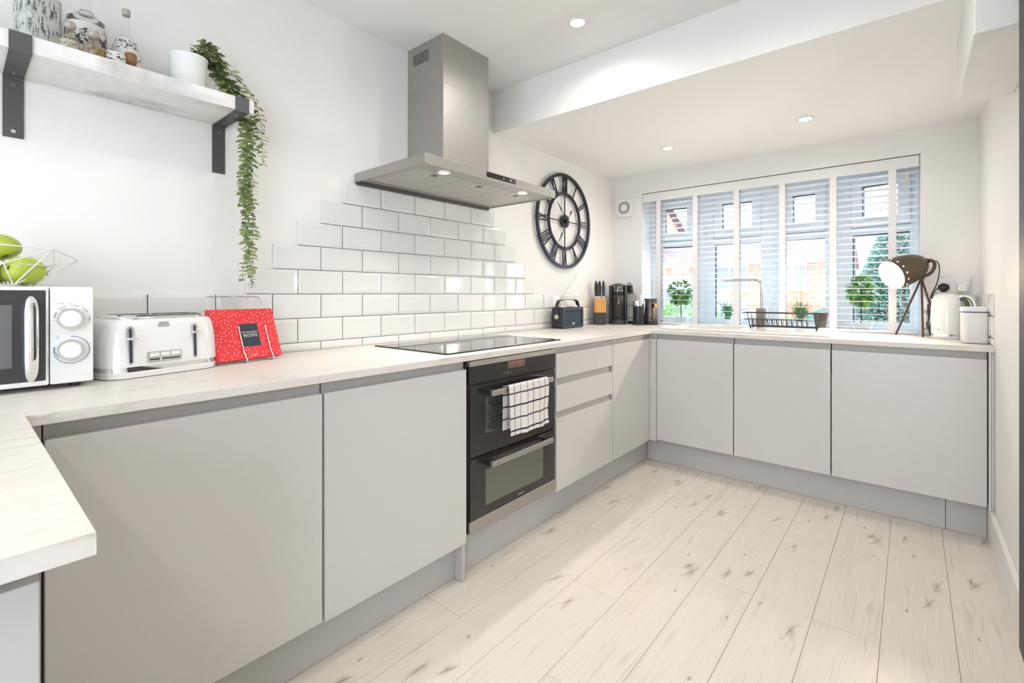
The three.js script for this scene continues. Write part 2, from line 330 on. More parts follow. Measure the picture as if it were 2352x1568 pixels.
// ---------------------------------------------------------------- ceiling spotlights
{
  const make = (x, y, z, label, group) => {
    const t = thing('downlight', label, 'spotlight', [x, y, z], 0, group);
    part(t, 'trim_ring', lathe([[0.030, -0.002], [0.031, -0.006], [0.036, -0.008], [0.042, -0.006], [0.044, 0]], 32), mat.white);
    part(t, 'lamp', cyl(0.031, 0.031, 0.003, 0, -0.005, 0, 24), glow(1, 0.97, 0.92, 14));
    const s = new THREE.SpotLight(SPOT_COLOR, SPOT_CD, 0, 1.48, 0.6, 2); s.position.set(0, -0.009, 0); s.target.position.set(0, -1, 0); s.castShadow = true; s.shadow.radius = 1.5; s.shadow.mapSize.set(1024, 1024); s.shadow.camera.near = 0.02;
    t.add(s, s.target); return t;
  };
  make(0.80, CEIL, -1.828, 'recessed ceiling spotlight in the raised ceiling, near the steel extractor hood');
  make(0.706, LOW, -3.094, 'recessed spotlight in the lowered ceiling, the one nearer the wall clock');
  make(1.503, LOW, -3.072, 'recessed spotlight in the lowered ceiling, the one above the dish rack');
  const g = 'spotlights in the raised ceiling behind the viewpoint', l = 'unseen recessed spotlight in the raised ceiling behind the viewpoint';
  for (const [x, z] of [[1.55, -1.55], [0.95, -0.85], [2.0, -0.6], [0.8, 0.75], [1.6, 0.75], [2.4, 0.75], [0.8, 2.2], [2.2, 2.2], [0.8, 3.8], [2.2, 3.8]]) make(x, CEIL, z, l, g);  // the second spotlight is added to brighten the wall beside the hood
}

// ---------------------------------------------------------------- fitted units
const DX = 0.61, DB = 0.15, DT = 0.833, UT = 0.869;      // door face of the left run, door bottom and top, underside of the worktop
function leftUnit(name, label, z0, z1, fronts) {          // z0 is the end nearer the camera
  const t = thing(name, label, 'cabinet', [0, 0, (z0 + z1) / 2]), h = (z0 - z1) / 2, c = [b6(0.03, 0.586, DB + 0.002, UT - 0.001, -h + 0.001, h - 0.001)];
  part(t, 'carcass', c, mat.carcass);
  for (const [nm, y0, y1] of fronts) part(t, nm, b6(0.590, DX, y0, y1, -h + 0.0018, h - 0.0018, 0.0016), mat.door);
  const ys = fronts.map((f) => f[2]);
  for (const y of ys) part(t, 'handle_rail', [b6(0.586, 0.5905, y - 0.012, y > 0.8 ? UT - 0.001 : y + 0.046, -h + 0.0012, h - 0.0012), b6(0.5865, 0.606, y - 0.014, y - 0.012, -h + 0.004, h - 0.004)], mat.rail, 'recessed grip channel');
  return t;
}
leftUnit('base_cabinet', 'light grey base cabinet with one flat door, next to the peninsula', -0.121, -0.7175, [['door', DB, DT]]);
leftUnit('base_cabinet', 'light grey base cabinet with one flat door, directly left of the double oven', -0.7215, -1.3165, [['door', DB - 0.004, DT]]);
leftUnit('drawer_cabinet', 'light grey cabinet of three drawers, right of the double oven', -1.935, -2.516, [['drawer', DB, 0.511], ['drawer', 0.546, 0.675], ['drawer', 0.712, DT]]);
leftUnit('base_cabinet', 'light grey corner cabinet with a narrow door, right of the three drawers', -2.519, -3.012, [['door', DB, DT]]);
solo('corner_post', [b6(0.586, DX, DB, DT, -3.06, -3.0135, 0.001), b6(DX, 0.6505, DB, DT, -3.06, -3.04, 0.001), b6(0.57, 0.588, DT, UT - 0.001, -3.065, -3.0135), b6(0.588, 0.6505, DT, UT - 0.001, -3.075, -3.062)], mat.door, 'light grey filler post in the inner corner between the two runs of cabinets', 'panel');
solo('filler_panel', [b6(0.03, 0.596, 0.15, UT - 0.001, -0.119, -0.058)], mat.carcass, 'grey filler strip between the peninsula and the first base cabinet', 'panel');
function backUnit(label, x0, x1) {
  const t = thing('base_cabinet', label, 'cabinet', [(x0 + x1) / 2, 0, 0]), h = (x1 - x0) / 2;
  part(t, 'carcass', b6(-h + 0.001, h - 0.001, 0.16, x0 < 1.6 ? 0.70 : UT - 0.001, -3.62, -3.064), mat.carcass);
  part(t, 'door', b6(-h + 0.0018, h - 0.0018, 0.16, DT, -3.060, -3.04, 0.0016), mat.door);
  part(t, 'handle_rail', [b6(-h + 0.0012, h - 0.0012, DT - 0.012, UT - 0.001, -3.064, -3.0605), b6(-h + 0.004, h - 0.004, DT - 0.014, DT - 0.012, -3.0635, -3.044)], mat.rail, 'recessed grip channel');
}
backUnit('light grey cabinet below the left part of the sink', 0.6525, 1.1345);
backUnit('light grey cabinet below the dish rack end of the sink', 1.1365, 1.6245);
backUnit('wide light grey cabinet below the tripod lamp and the kettle', 1.6265, 2.2200);
solo('end_panel', [b6(2.2225, 2.2315, 0.002, UT - 0.001, -3.64, -3.033, 0.001), b6(2.232, XR - 0.0006, 0.002, UT - 0.001, -3.64, -3.036, 0.001)], mat.door, 'grey end panel between the last base cabinet and the right-hand wall', 'panel');
solo('plinth', b6(0.548, 0.564, 0.001, DB - 0.004, -1.291, -0.10, 0.001), mat.plinth, 'grey plinth under the two base cabinets left of the oven', 'plinth');
solo('plinth', [b6(0.546, 0.562, 0.001, 0.1512, -3.093, -1.312, 0.001), b6(0.5462, 0.5618, 0.1512, 0.1685, -1.931, -1.325)], mat.plinth, 'grey plinth running under the oven and the drawers to the corner', 'plinth');
solo('plinth', [b6(0.5635, 2.08, 0.001, 0.158, -3.108, -3.092, 0.001), b6(2.082, 2.2215, 0.001, 0.158, -3.108, -3.092, 0.001)], mat.plinth, 'grey plinth under the cabinets along the window wall', 'plinth');
solo('end_panel', b6(0.03, 0.609, 0.001, 0.144, -1.308, -1.2925, 0.001), mat.plinth, 'short grey upright panel by the floor between the plinths left of the oven', 'panel');
{
  const t = thing('peninsula_cabinet', 'grey peninsula cabinet under the worktop corner at the lower left', 'cabinet', [0.65, 0, 0.22]);
  part(t, 'carcass', b6(-0.62, 0.62, 0.10, UT - 0.001, -0.274, 0.30), mat.carcass);
  part(t, 'end_panel', b6(0.622, 0.645, 0.001, 0.846, -0.277, 0.31, 0.0015), mat.plinth);  // end panel toned darker than the doors to imitate its dimmer light
  part(t, 'plinth', b6(-0.58, 0.60, 0.001, 0.10, -0.22, 0.26), mat.plinth);
}
// one worktop for left run, window run and peninsula
{
  const s = poly([[0.0007, 0.52], [0.0007, -3.6488], [0.268, -3.6488], [1.995, -3.6488], [2.2412, -3.6488], [2.2412, -3.02], [0.63, -3.02], [0.63, -0.094], [1.331, -0.094], [1.331, 0.52]]);
  s.holes.push(rectPath(0.68, 1.12, -3.56, -3.15));
  const g = ext(s, WT - UT, 0.0012, 2); g.rotateX(Math.PI / 2).translate(0, WT, 0);        // shape y becomes z
  const m = solo('worktop', metric(g, 0.85), mat.worktop, 'pale marbled worktop running round all three sides of the kitchen', 'worktop');
}
// sink with drainer
{
  const t = thing('sink', 'white ceramic sink with drainer set in the worktop below the window', 'sink', [1.129, WT, -3.355]);
  const s = rrect(-0.489, 0.489, -0.245, 0.245, 0.018); s.holes.push((() => { const p = new THREE.Path(); p.setFromPoints(rrect(-0.435, -0.02, -0.195, 0.195, 0.05).getPoints(8).reverse()); return p; })());
  part(t, 'rim', ext(s, 0.0155, 0.005, 3).rotateX(-Math.PI / 2).translate(0, 0.0004, 0), mat.ceramic);
  const bowl = [[0.012, 0.415, 0.39, 0.05], [-0.10, 0.405, 0.38, 0.05], [-0.165, 0.395, 0.37, 0.05], [-0.18, 0.36, 0.335, 0.05]];
  const g = loft(bowl.map(([y, ...r]) => [y, ...r, -0.2275, 0]).reverse(), [0, 0]), gi = clean(g);
  part(t, 'bowl', [g, bx(0.405, 0.006, 0.38, -0.2275, -0.183, 0)], Object.assign(mat.ceramic.clone(), { side: THREE.DoubleSide }));
  const rib = []; for (let i = 0; i < 9; i++) rib.push(b6(0.06 + i * 0.042, 0.075 + i * 0.042, 0.014, 0.0172, -0.17, 0.17, 0.0015));
  part(t, 'drainer_ribs', rib, mat.ceramic);
  part(t, 'drain', cyl(0.042, 0.042, 0.004, -0.2275, -0.18, 0), mat.chrome);
}
{
  const t = thing('tap', 'tall chrome tap with a square spout bent over the sink', 'tap', [1.178, WT + 0.0158, -3.535]);
  part(t, 'body', b6(-0.026, 0.026, 0, 0.128, -0.026, 0.026, 0.004), phy(0.24, 0.225, 0.20, 0.4, 0.9), 'square brushed metal tap body');
  part(t, 'spout', tube([V(0.004, 0.125, 0), V(0.002, 0.20, 0), V(0.0, 0.285, 0), V(-0.004, 0.305, 0.001), V(-0.026, 0.318, 0.003), V(-0.06, 0.320, 0.006), V(-0.15, 0.320, 0.02), V(-0.245, 0.316, 0.035)], 0.0085, 60, 12), phy(0.45, 0.45, 0.46, 0.14, 1));
  part(t, 'nozzle', cyl(0.011, 0.011, 0.018, -0.238, 0.298, 0.034, 16), mat.chrome);
  part(t, 'lever', [rod(V(0.026, 0.06, 0), V(0.05, 0.06, 0), 0.009), rod(V(0.046, 0.06, 0), V(0.056, 0.15, 0.01), 0.0035)], mat.chrome);
}
// hob
{
  const t = thing('induction_hob', 'wide black glass induction hob set flat in the worktop', 'hob', [0.3285, WT, -1.637]);
  part(t, 'glass', b6(-0.2435, 0.2435, 0.0004, 0.0058, -0.393, 0.393, 0.0024), mat.blackGlass);
}
// double oven
{
  const t = thing('double_oven', 'built-in black glass double oven with steel trims below the hob', 'oven', [0, 0, -1.628]), z0 = 0.296, z1 = -0.296;
  part(t, 'body', [b6(0.06, 0.588, 0.17, 0.867, -0.303, 0.303), b6(0.588, 0.598, 0.17, 0.842, z1, z0)], mat.gap);
  part(t, 'top_trim', b6(0.59, 0.6115, 0.840, 0.8622, z1, z0, 0.0015), mat.steel, 'brushed steel top strip');
  part(t, 'control_panel', b6(0.592, 0.6105, 0.7695, 0.8395, z1, z0, 0.001), mat.ovenBlack);
  const disp = canvasTex(256, 160, (x, w, h) => { x.fillStyle = '#6d5a50'; x.fillRect(0, 0, w, h); x.fillStyle = '#f2544f'; x.font = 'bold 62px monospace'; x.textAlign = 'center'; x.fillText('0:00', w * 0.5, h * 0.46); });
  const dm = new THREE.MeshStandardMaterial({ map: disp, roughness: 0.2, emissive: 0xffffff, emissiveMap: disp, emissiveIntensity: 0.16 });
  part(t, 'display', new THREE.PlaneGeometry(0.121, 0.032).rotateY(Math.PI / 2).translate(0.6109, 0.8225, 0.003), dm, 'red digital clock display');
  const sym = canvasTex(1024, 96, (x, w, h) => {
    x.fillStyle = '#302f2d'; x.fillRect(0, 0, w, h); x.strokeStyle = x.fillStyle = '#b9b6b0'; x.lineWidth = 4;
    x.beginPath(); x.arc(40, 46, 15, 0, 7); x.stroke(); x.strokeRect(128, 30, 32, 32); x.strokeRect(232, 28, 38, 36); for (let i = 0; i < 3; i++) x.strokeRect(238, 34 + i * 9, 26, 4);
    x.beginPath(); x.moveTo(380, 32); x.lineTo(345, 42); x.lineTo(380, 56); x.stroke(); x.fillRect(338, 70, 52, 4);
    x.fillRect(462, 46, 20, 4); x.fillRect(552, 46, 20, 4); x.fillRect(560, 38, 4, 20); x.beginPath(); x.arc(660, 46, 9, 0, 7); x.fill(); for (const c of [760, 860, 950]) { x.beginPath(); x.ellipse(c, 46, 10, 17, 0, 0, 7); x.stroke(); }
  });
  part(t, 'touch_symbols', new THREE.PlaneGeometry(0.19, 0.0165).rotateY(Math.PI / 2).translate(0.6108, 0.790, 0.012), phy(1, 1, 1, 0.1, 0, { map: sym, specularIntensity: 1 }));
  part(t, 'panel_joint', b6(0.6095, 0.6107, 0.772, 0.838, -0.146, -0.1445), mat.gap);
  const dr = (y0, y1, wy0, wy1, hy) => {
    const s = rrect(z1 + 0.003, z0 - 0.003, y0, y1, 0.003); s.holes.push(rectPath(-0.203, 0.203, wy0, wy1));
    const d = part(t, 'oven_door', ext(s, 0.012, 0.001).rotateY(-Math.PI / 2).translate(DX + 0.001, 0, 0), mat.ovenBlack);
    part(d, 'window', b6(0.600, 0.6085, wy0 - 0.002, wy1 + 0.002, -0.204, 0.204), mat.ovenWindow);
    part(d, 'handle', b6(0.648, 0.660, hy - 0.0115, hy + 0.0115, -0.213, 0.214, 0.0015), mat.steel, 'square steel bar handle');
    part(d, 'handle_bracket', b6(0.606, 0.6485, hy - 0.011, hy + 0.011, 0.185, 0.2135, 0.001), mat.black); part(d, 'handle_bracket', b6(0.606, 0.6485, hy - 0.011, hy + 0.011, -0.2125, -0.185, 0.001), mat.black);
    return d;
  };
  dr(0.4745, 0.7615, 0.555, 0.703, 0.7285); const lo = dr(0.2215, 0.4665, 0.256, 0.406, 0.4405);
  const brand = canvasTex(256, 64, (x, w, h) => { x.fillStyle = '#302f2d'; x.fillRect(0, 0, w, h); x.fillStyle = '#d8d4cc'; x.font = '44px sans-serif'; x.textAlign = 'center'; x.fillText('LAMONA', w / 2, 47); });
  part(lo, 'brand_lettering', new THREE.PlaneGeometry(0.062, 0.0135).rotateY(Math.PI / 2).translate(0.6132, 0.2375, -0.022), phy(1, 1, 1, 0.1, 0, { map: brand, specularIntensity: 1 }));
  part(t, 'bottom_trim', b6(0.59, 0.6115, 0.171, 0.2195, z1, z0, 0.0015), mat.steel, 'brushed steel bottom strip');
}
// tea towel over the upper oven handle
{
  const wrap = (u, v) => {          // u across, v along the cloth from the back hem over the bar to the front hem
    const back = 0.185, front = 0.205, r = 0.011, s = v * (back + front + Math.PI * r), wob = Math.sin(u * 17 + 1) * 0.5 + Math.sin(u * 31 + 2.2) * 0.3;
    let x, y;
    if (s < back) { const k = (back - s) / back; x = 0.6425 - 0.004 * k + wob * 0.002 * k; y = 0.742 - (back - s); }
    else if (s < back + Math.PI * r) { const a = Math.PI - (s - back) / r; x = 0.6545 + Math.cos(a) * (r + 0.001); y = 0.742 + Math.sin(a) * (r * 0.55); }
    else { const k = (s - back - Math.PI * r) / front; x = 0.6665 + k * 0.006 + wob * 0.0055 * (0.3 + k); y = 0.742 - (s - back - Math.PI * r) - 0.006 * Math.sin(u * 3.1) * k; }
    const side = s > back + 0.02 ? 0 : 0.012;
    return [x, y, -1.508 + side - u * (0.278 + (s < back ? 0.0 : 0.006 * Math.sin(s * 30))) ];
  };
  const nu = 60, nv = 70, pos = [], uv = [], idx = [];
  for (let off = 0; off < 2; off++) for (let j = 0; j <= nv; j++) for (let i = 0; i <= nu; i++) { const [x, y, z] = wrap(i / nu, j / nv), mid = 0.6545; pos.push(x - (off ? (x > mid ? 0.0018 : -0.0018) : 0), y - (off ? 0.0008 : 0), z); uv.push(i / nu, j / nv); }
  const n1 = (nu + 1) * (nv + 1);
  for (let j = 0; j < nv; j++) for (let i = 0; i < nu; i++) { const a = j * (nu + 1) + i, b = a + 1, c = a + nu + 1, d = c + 1; idx.push(a, b, c, b, d, c, n1 + a, n1 + c, n1 + b, n1 + b, n1 + c, n1 + d); }
  const g = new THREE.BufferGeometry(); g.setAttribute('position', new THREE.Float32BufferAttribute(pos, 3)); g.setAttribute('uv', new THREE.Float32BufferAttribute(uv, 2)); g.setIndex(idx); g.computeVertexNormals();
  const tex = canvasTex(768, 1024, (x, w, h) => {
    x.fillStyle = '#efebe6'; x.fillRect(0, 0, w, h);
    for (let i = 0; i < 9000; i++) { x.fillStyle = `rgba(${150 + rnd() * 90 | 0},${145 + rnd() * 90 | 0},${140 + rnd() * 90 | 0},0.10)`; x.fillRect(rnd() * w, rnd() * h, 3, 3); }
    const vs = ['#55506066', '#2a2c3f', '#7b736c', '#4b4656', '#2a2c3f', '#7b736c', '#4b4656'];
    for (let i = 0; i < 6; i++) { x.fillStyle = vs[(i + 1) % 7]; x.globalAlpha = 0.72; x.fillRect(w * (0.115 + i * 0.157), 0, 11, h); }
    x.globalAlpha = 0.92; for (let i = 0; i < 9; i++) { x.fillStyle = i % 2 ? '#554d55' : '#23253c'; x.fillRect(0, h * (0.035 + i * 0.1215), w, 17); }
    x.globalAlpha = 1;
  });
  solo('tea_towel', g, std(1, 1, 1, 0.92, 0, { map: tex, side: THREE.DoubleSide }), 'white tea towel with dark checks hanging over the upper oven handle', 'towel');
}
// extractor hood
{
  const t = thing('extractor_hood', 'brushed steel chimney extractor hood on the wall above the hob', 'extractor hood', [0, 1.643, -1.637]), L = 0.443, D = 0.503;
  const S = (y) => y - 1.643;
  const lower = rrect(-0.158, 0.158, 0, 1, 0.001);
  part(t, 'lower_chimney', b6(0.001, 0.27, 0.041, S(2.132), -0.172, 0.142, 0.0015), mat.steel);
  const up = part(t, 'upper_chimney', [b6(0.001, 0.2635, S(2.1325), S(2.3615), -0.1695, 0.1362), b6(0.264, 0.268, S(2.1325), S(2.3615), -0.1705, 0.1413, 0.001)], mat.steel);
  const vs = rrect(0.0012, 0.2638, S(2.1325), S(2.3615), 0.001); for (let i = 0; i < 11; i++) { const x = 0.047 + i * 0.0108; vs.holes.push(rectPath(x, x + 0.0056, S(2.268), S(2.325))); }
  part(up, 'vent_plate', ext(vs, 0.0030).translate(0, 0, 0.1378), mat.steel, 'steel side with slotted air vent'); part(up, 'vent_dark_plate', b6(0.04, 0.17, S(2.262), S(2.331), 0.1365, 0.1376), mat.blackMatte);  // black plate stands in for the shaded hollow behind the slots
  // canopy: shell with a recessed underside
  const c = rrect(0.001, D, -L, L, 0.001), ci = rectPath(0.028, D - 0.075, -L + 0.03, L - 0.03); c.holes.push(ci);
  const top = b6(0.001, D - 0.0042, 0.036, 0.0405, -L + 0.0032, L - 0.0032);
  const front = b6(D - 0.004, D, 0.0, 0.041, -L, L, 0.001), sa = b6(0.001, D - 0.0041, 0.0, 0.041, L - 0.003, L), sb = b6(0.001, D - 0.0041, 0.0, 0.041, -L, -L + 0.003);
  const under = ext(poly([[0.001, -L + 0.002], [D - 0.003, -L + 0.002], [D - 0.003, L - 0.002], [0.001, L - 0.002]]), 0.002);
  const u = poly([[0.012, -L + 0.002], [D - 0.003, -L + 0.002], [D - 0.003, L - 0.002], [0.012, L - 0.002]]); u.holes.push(rectPath(0.07, 0.402, -L + 0.028, L - 0.042));
  part(t, 'canopy', [top, front, sa, sb, b6(0.001, 0.012, 0.0062, 0.0355, -L + 0.0032, L - 0.0032), ext(u, 0.002).rotateX(Math.PI / 2).translate(0, 0.006, 0)], mat.steel);
  part(t, 'shadow_strip', b6(0.0012, 0.02, -0.011, 0.0035, -L, L - 0.005, 0.001), mat.iron, 'dark strip for the shadow gap along the wall');  // dark strip stands in for the shadow gap behind the canopy
  for (let i = 0; i < 3; i++) {
    const za = L - 0.031 - i * 0.2765, f = part(t, 'grease_filter', b6(0.073, 0.399, 0.0055, 0.0115, za - 0.2725, za, 0.0015), mat.mesh);
    part(f, 'filter_handle', [b6(0.345, 0.389, 0.0035, 0.0058, za - 0.165, za - 0.085, 0.001)], mat.steelMatte); part(f, 'handle_slot', b6(0.352, 0.383, 0.003, 0.0037, za - 0.148, za - 0.118), mat.black);
  }
  for (const z of [0.286, -0.245]) {
    const l = part(t, 'hood_light', lathe([[0.021, 0.003], [0.022, 0.0015], [0.028, 0.001], [0.031, 0.0035]], 28).translate(0.437, 0, z), mat.chromeSoft);
    part(l, 'lamp', cyl(0.0215, 0.0215, 0.0016, 0.437, 0.0022, z, 24), glow(1, 0.93, 0.82, 14));
    const s = new THREE.SpotLight(SPOT_COLOR, 1.3, 0, 1.0, 0.7, 2); s.position.set(0.437, -0.002, z); s.target.position.set(0.437, -1, z); s.castShadow = true; s.shadow.radius = 1.0; s.shadow.camera.near = 0.01; t.add(s, s.target);
  }
  const cp = canvasTex(512, 64, (x, w, h) => { x.fillStyle = '#0b0b0d'; x.fillRect(0, 0, w, h); x.fillStyle = '#777'; x.fillRect(150, 30, 14, 4); x.beginPath(); x.arc(222, 32, 6, 0, 7); x.fill(); x.fillStyle = '#dff2ff'; x.beginPath(); x.arc(290, 32, 9, 0, 7); x.fill(); x.fillStyle = '#555'; x.beginPath(); x.arc(356, 32, 8, 0, 7); x.fill(); x.fillStyle = '#bfe6ff'; x.beginPath(); x.arc(420, 32, 11, 0, 7); x.fill(); });
  part(t, 'control_panel', b6(D - 0.001, D + 0.0012, 0.0135, 0.0365, -0.112, 0.092, 0.001), mat.blackGlass);
  part(t, 'button_lights', new THREE.PlaneGeometry(0.20, 0.02).rotateY(Math.PI / 2).translate(D + 0.0015, 0.025, -0.010), new THREE.MeshStandardMaterial({ map: cp, roughness: 0.15, emissive: 0xffffff, emissiveMap: cp, emissiveIntensity: 0.9 }));
}

// ---------------------------------------------------------------- wall clock
{
  const t = thing('wall_clock', 'large open black metal wall clock with Roman numerals and no face', 'clock', [0.002, 1.662, -2.886], Math.PI / 2);
  const annulus = (R, r, z0, z1, n = 72) => { const s = new THREE.Shape(); s.absarc(0, 0, R, 0, Math.PI * 2, false); const h = new THREE.Path(); h.absarc(0, 0, r, 0, Math.PI * 2, true); s.holes.push(h); return ext(s, z1 - z0, 0.001, 1, n).translate(0, 0, z0); };
  part(t, 'outer_ring', annulus(0.345, 0.3235, 0.012, 0.030), mat.clockMetal);
  part(t, 'inner_ring', [annulus(0.2115, 0.2035, 0.014, 0.026), annulus(0.1975, 0.189, 0.014, 0.026), ...[...Array(12)].map((_, i) => { const a = i * Math.PI / 6; return new THREE.BoxGeometry(0.045, 0.016, 0.010).translate(0, 0.2, 0.02).rotateZ(a); })], mat.clockMetal);
  const bar = (x0, y0, x1, y1, w = 0.0088) => { const l = Math.hypot(x1 - x0, y1 - y0); return new THREE.BoxGeometry(w, l, 0.006).rotateZ(Math.atan2(-(x1 - x0), y1 - y0)).translate((x0 + x1) / 2, (y0 + y1) / 2, 0.02); };
  const NUM = ['XII', 'I', 'II', 'III', 'IIII', 'V', 'VI', 'VII', 'VIII', 'IX', 'X', 'XI'], Wd = { I: 0.017, V: 0.036, X: 0.034 };
  NUM.forEach((s, i) => {
    const tot = [...s].reduce((a, c) => a + Wd[c], 0), gs = []; let x = -tot / 2;
    for (const c of s) {
      const w = Wd[c], m = x + w / 2, a = 0.2105, b = 0.325;
      if (c === 'I') gs.push(bar(m, a, m * 1.12, b));
      if (c === 'V') gs.push(bar(m, a, m - 0.014, b), bar(m, a, m + 0.014, b));
      if (c === 'X') gs.push(bar(m - 0.013, a, m + 0.013, b), bar(m + 0.013, a, m - 0.013, b));
      x += w;
    }
    part(t, 'numeral', merge(gs).rotateZ(-i * Math.PI / 6), mat.clockMetal);
  });
  for (let i = 0; i < 4; i++) part(t, 'spoke', bar(0, 0.04, 0, 0.19, 0.0065).rotateZ(i * Math.PI / 2), mat.clockMetal);
  part(t, 'hub', [new THREE.CylinderGeometry(0.048, 0.048, 0.016, 40).rotateX(Math.PI / 2).translate(0, 0, 0.02), new THREE.CylinderGeometry(0.012, 0.012, 0.02, 20).rotateX(Math.PI / 2).translate(0, 0, 0.03)], mat.clockMetal);
  const hand = (len, tail, ang, z) => {
    const s = poly([[-0.003, 0], [-0.002, len * 0.52], [-0.008, len * 0.60], [-0.0065, len * 0.66], [-0.001, len], [0.001, len], [0.0065, len * 0.66], [0.008, len * 0.60], [0.002, len * 0.52], [0.003, 0]]), g = [ext(s, 0.0016).translate(0, 0, z)];
    if (tail) { const e = new THREE.Shape(); e.absellipse(0, -tail + 0.016, 0.0085, 0.017, 0, Math.PI * 2); g.push(ext(e, 0.0016).translate(0, 0, z), b6(-0.003, 0.003, -tail + 0.02, 0.002, z, z + 0.0016)); }
    return merge(g).rotateZ(-ang * Math.PI / 180);
  };
  part(t, 'hour_hand', hand(0.178, 0.03, -45, 0.0405), mat.black); part(t, 'minute_hand', hand(0.203, 0.098, 215, 0.0435), mat.black);
  part(t, 'wall_spacer', [0, 1, 2, 3].map((i) => new THREE.CylinderGeometry(0.003, 0.003, 0.014, 10).rotateX(Math.PI / 2).translate(0, 0.334, 0.006).rotateZ(i * Math.PI / 2 + 0.4)), mat.clockMetal);
}
// extractor fan and sockets on the window wall
{
  const t = thing('extractor_fan', 'small square white extractor fan with round grille beside the window', 'fan', [0.119, 1.853, ZB]);
  part(t, 'cover', bx(0.149, 0.151, 0.022, 0, 0, 0.0115, 0.004), mat.white);
  const sl = []; for (let i = -5; i <= 5; i++) { const y = i * 0.0088, R = 0.052, r = 0.030, X = Math.sqrt(Math.max(0, R * R - y * y)), xi = Math.abs(y) < r ? Math.sqrt(r * r - y * y) : 0; if (xi) sl.push(bx(X - xi, 0.0044, 0.0015, (X + xi) / 2, y, 0.0227), bx(X - xi, 0.0044, 0.0015, -(X + xi) / 2, y, 0.0227)); else sl.push(bx(2 * X, 0.0044, 0.0015, 0, y, 0.0227)); }
  part(t, 'grille_slots', sl, mat.black); part(t, 'centre_disc', new THREE.CylinderGeometry(0.030, 0.031, 0.003, 32).rotateX(Math.PI / 2).translate(0, 0, 0.0235), mat.white);
  part(t, 'screw', [[0.06, 0.062], [-0.062, -0.062]].map(([x, y]) => new THREE.CylinderGeometry(0.003, 0.003, 0.001, 10).rotateX(Math.PI / 2).translate(x, y, 0.0229)), mat.blackMatte);
}
function socket(x0, x1, y0, y1, label) {
  const t = thing('double_socket', label, 'wall socket', [(x0 + x1) / 2, (y0 + y1) / 2, ZB]), w = x1 - x0, h = y1 - y0;
  part(t, 'face_plate', bx(w, h, 0.009, 0, 0, 0.005, 0.003), mat.white);
  for (const s of [-0.018, 0.018]) part(t, 'switch', bx(0.013, 0.021, 0.003, s, 0.016, 0.0105, 0.001), mat.white);
  return t;
}
socket(0.062, 0.205, 1.137, 1.222, 'white double wall socket half hidden behind the black coffee machine');
socket(2.067, 2.204, 1.138, 1.224, 'white double wall socket above the white kettle');
{
  const a = thing('plug', 'black plug with a loop handle in the socket behind the coffee machine', 'plug', [0.172, 1.166, ZB + 0.0098]);
  part(a, 'body', bx(0.042, 0.058, 0.034, 0, 0.01, 0.0172, 0.008), mat.black); part(a, 'loop', new THREE.TorusGeometry(0.014, 0.003, 8, 20).translate(-0.002, 0.044, 0.02), mat.black); part(a, 'cable_exit', rod(V(0.02, 0.0, 0.02), V(0.03, -0.015, 0.022), 0.006), mat.black);
  const b = thing('plug', 'dark domed plug in the left half of the socket above the kettle', 'plug', [2.094, 1.166, ZB + 0.0098]);
  part(b, 'body', new THREE.SphereGeometry(0.025, 20, 14).scale(1, 0.95, 0.8).translate(0, 0.003, 0.0206), mat.black); part(b, 'foot', bx(0.026, 0.014, 0.026, 0, -0.016, 0.0135, 0.004), mat.black);
  const c = thing('plug', 'flat white plug in the right half of the socket above the kettle', 'plug', [2.172, 1.164, ZB + 0.0098]);
  part(c, 'body', bx(0.046, 0.042, 0.022, 0, 0, 0.0112, 0.009), mat.white); part(c, 'fuse_cover', bx(0.007, 0.011, 0.001, -0.013, 0.0, 0.0224), mat.brass);
}
// venetian blind
{
  const t = thing('venetian_blind', 'white wooden venetian blind with wide tapes hanging in the window', 'blind', [1.1315, 0, -3.682]), HW = 0.855;
  part(t, 'valance', b6(-0.8605, 0.858, 1.880, 1.9465, 0.021, 0.031, 0.003), mat.whiteMatte); part(t, 'headrail', b6(-HW, HW, 1.895, 1.945, -0.026, 0.020, 0.002), mat.whiteMatte);
  const sg = new RoundedBoxGeometry(2 * HW, 0.0028, 0.050, 1, 0.0012).rotateX(-0.055);
  for (let i = 0; i < 24; i++) { const m = part(t, 'slat', sg, mat.slat); m.position.y = 0.924 + i * 0.0404; m.rotation.x = rr(-0.012, 0.012); }
  part(t, 'bottom_rail', b6(-HW, HW, WT + 0.002, WT + 0.017, -0.025, 0.025, 0.003), mat.slat);
  for (const x of [0.405, 0.695, 0.989, 1.281, 1.570, 1.867]) { const c = x - 1.1315; part(t, 'tape', [b6(c - 0.0185, c + 0.0185, 0.905, 1.895, 0.0262, 0.0268), b6(c - 0.0185, c + 0.0185, 0.905, 1.895, -0.0268, -0.0262)], mat.tape); }
  const cord = (x, y, z) => { const c = part(t, 'cord', rod(V(x, 1.88, z), V(x, y, z), 0.0008, 6), mat.tape); part(c, 'tassel', lathe([[0, 0], [0.0055, 0], [0.0065, 0.004], [0.004, 0.03], [0.0015, 0.034]], 14).translate(x, y - 0.032, z), std(0.72, 0.62, 0.48, 0.5)); };
  cord(-0.775, 1.245, 0.0315); cord(-0.768, 1.185, 0.0315); cord(0.800, 1.822, 0.0315); cord(0.806, 1.835, 0.0315);
}
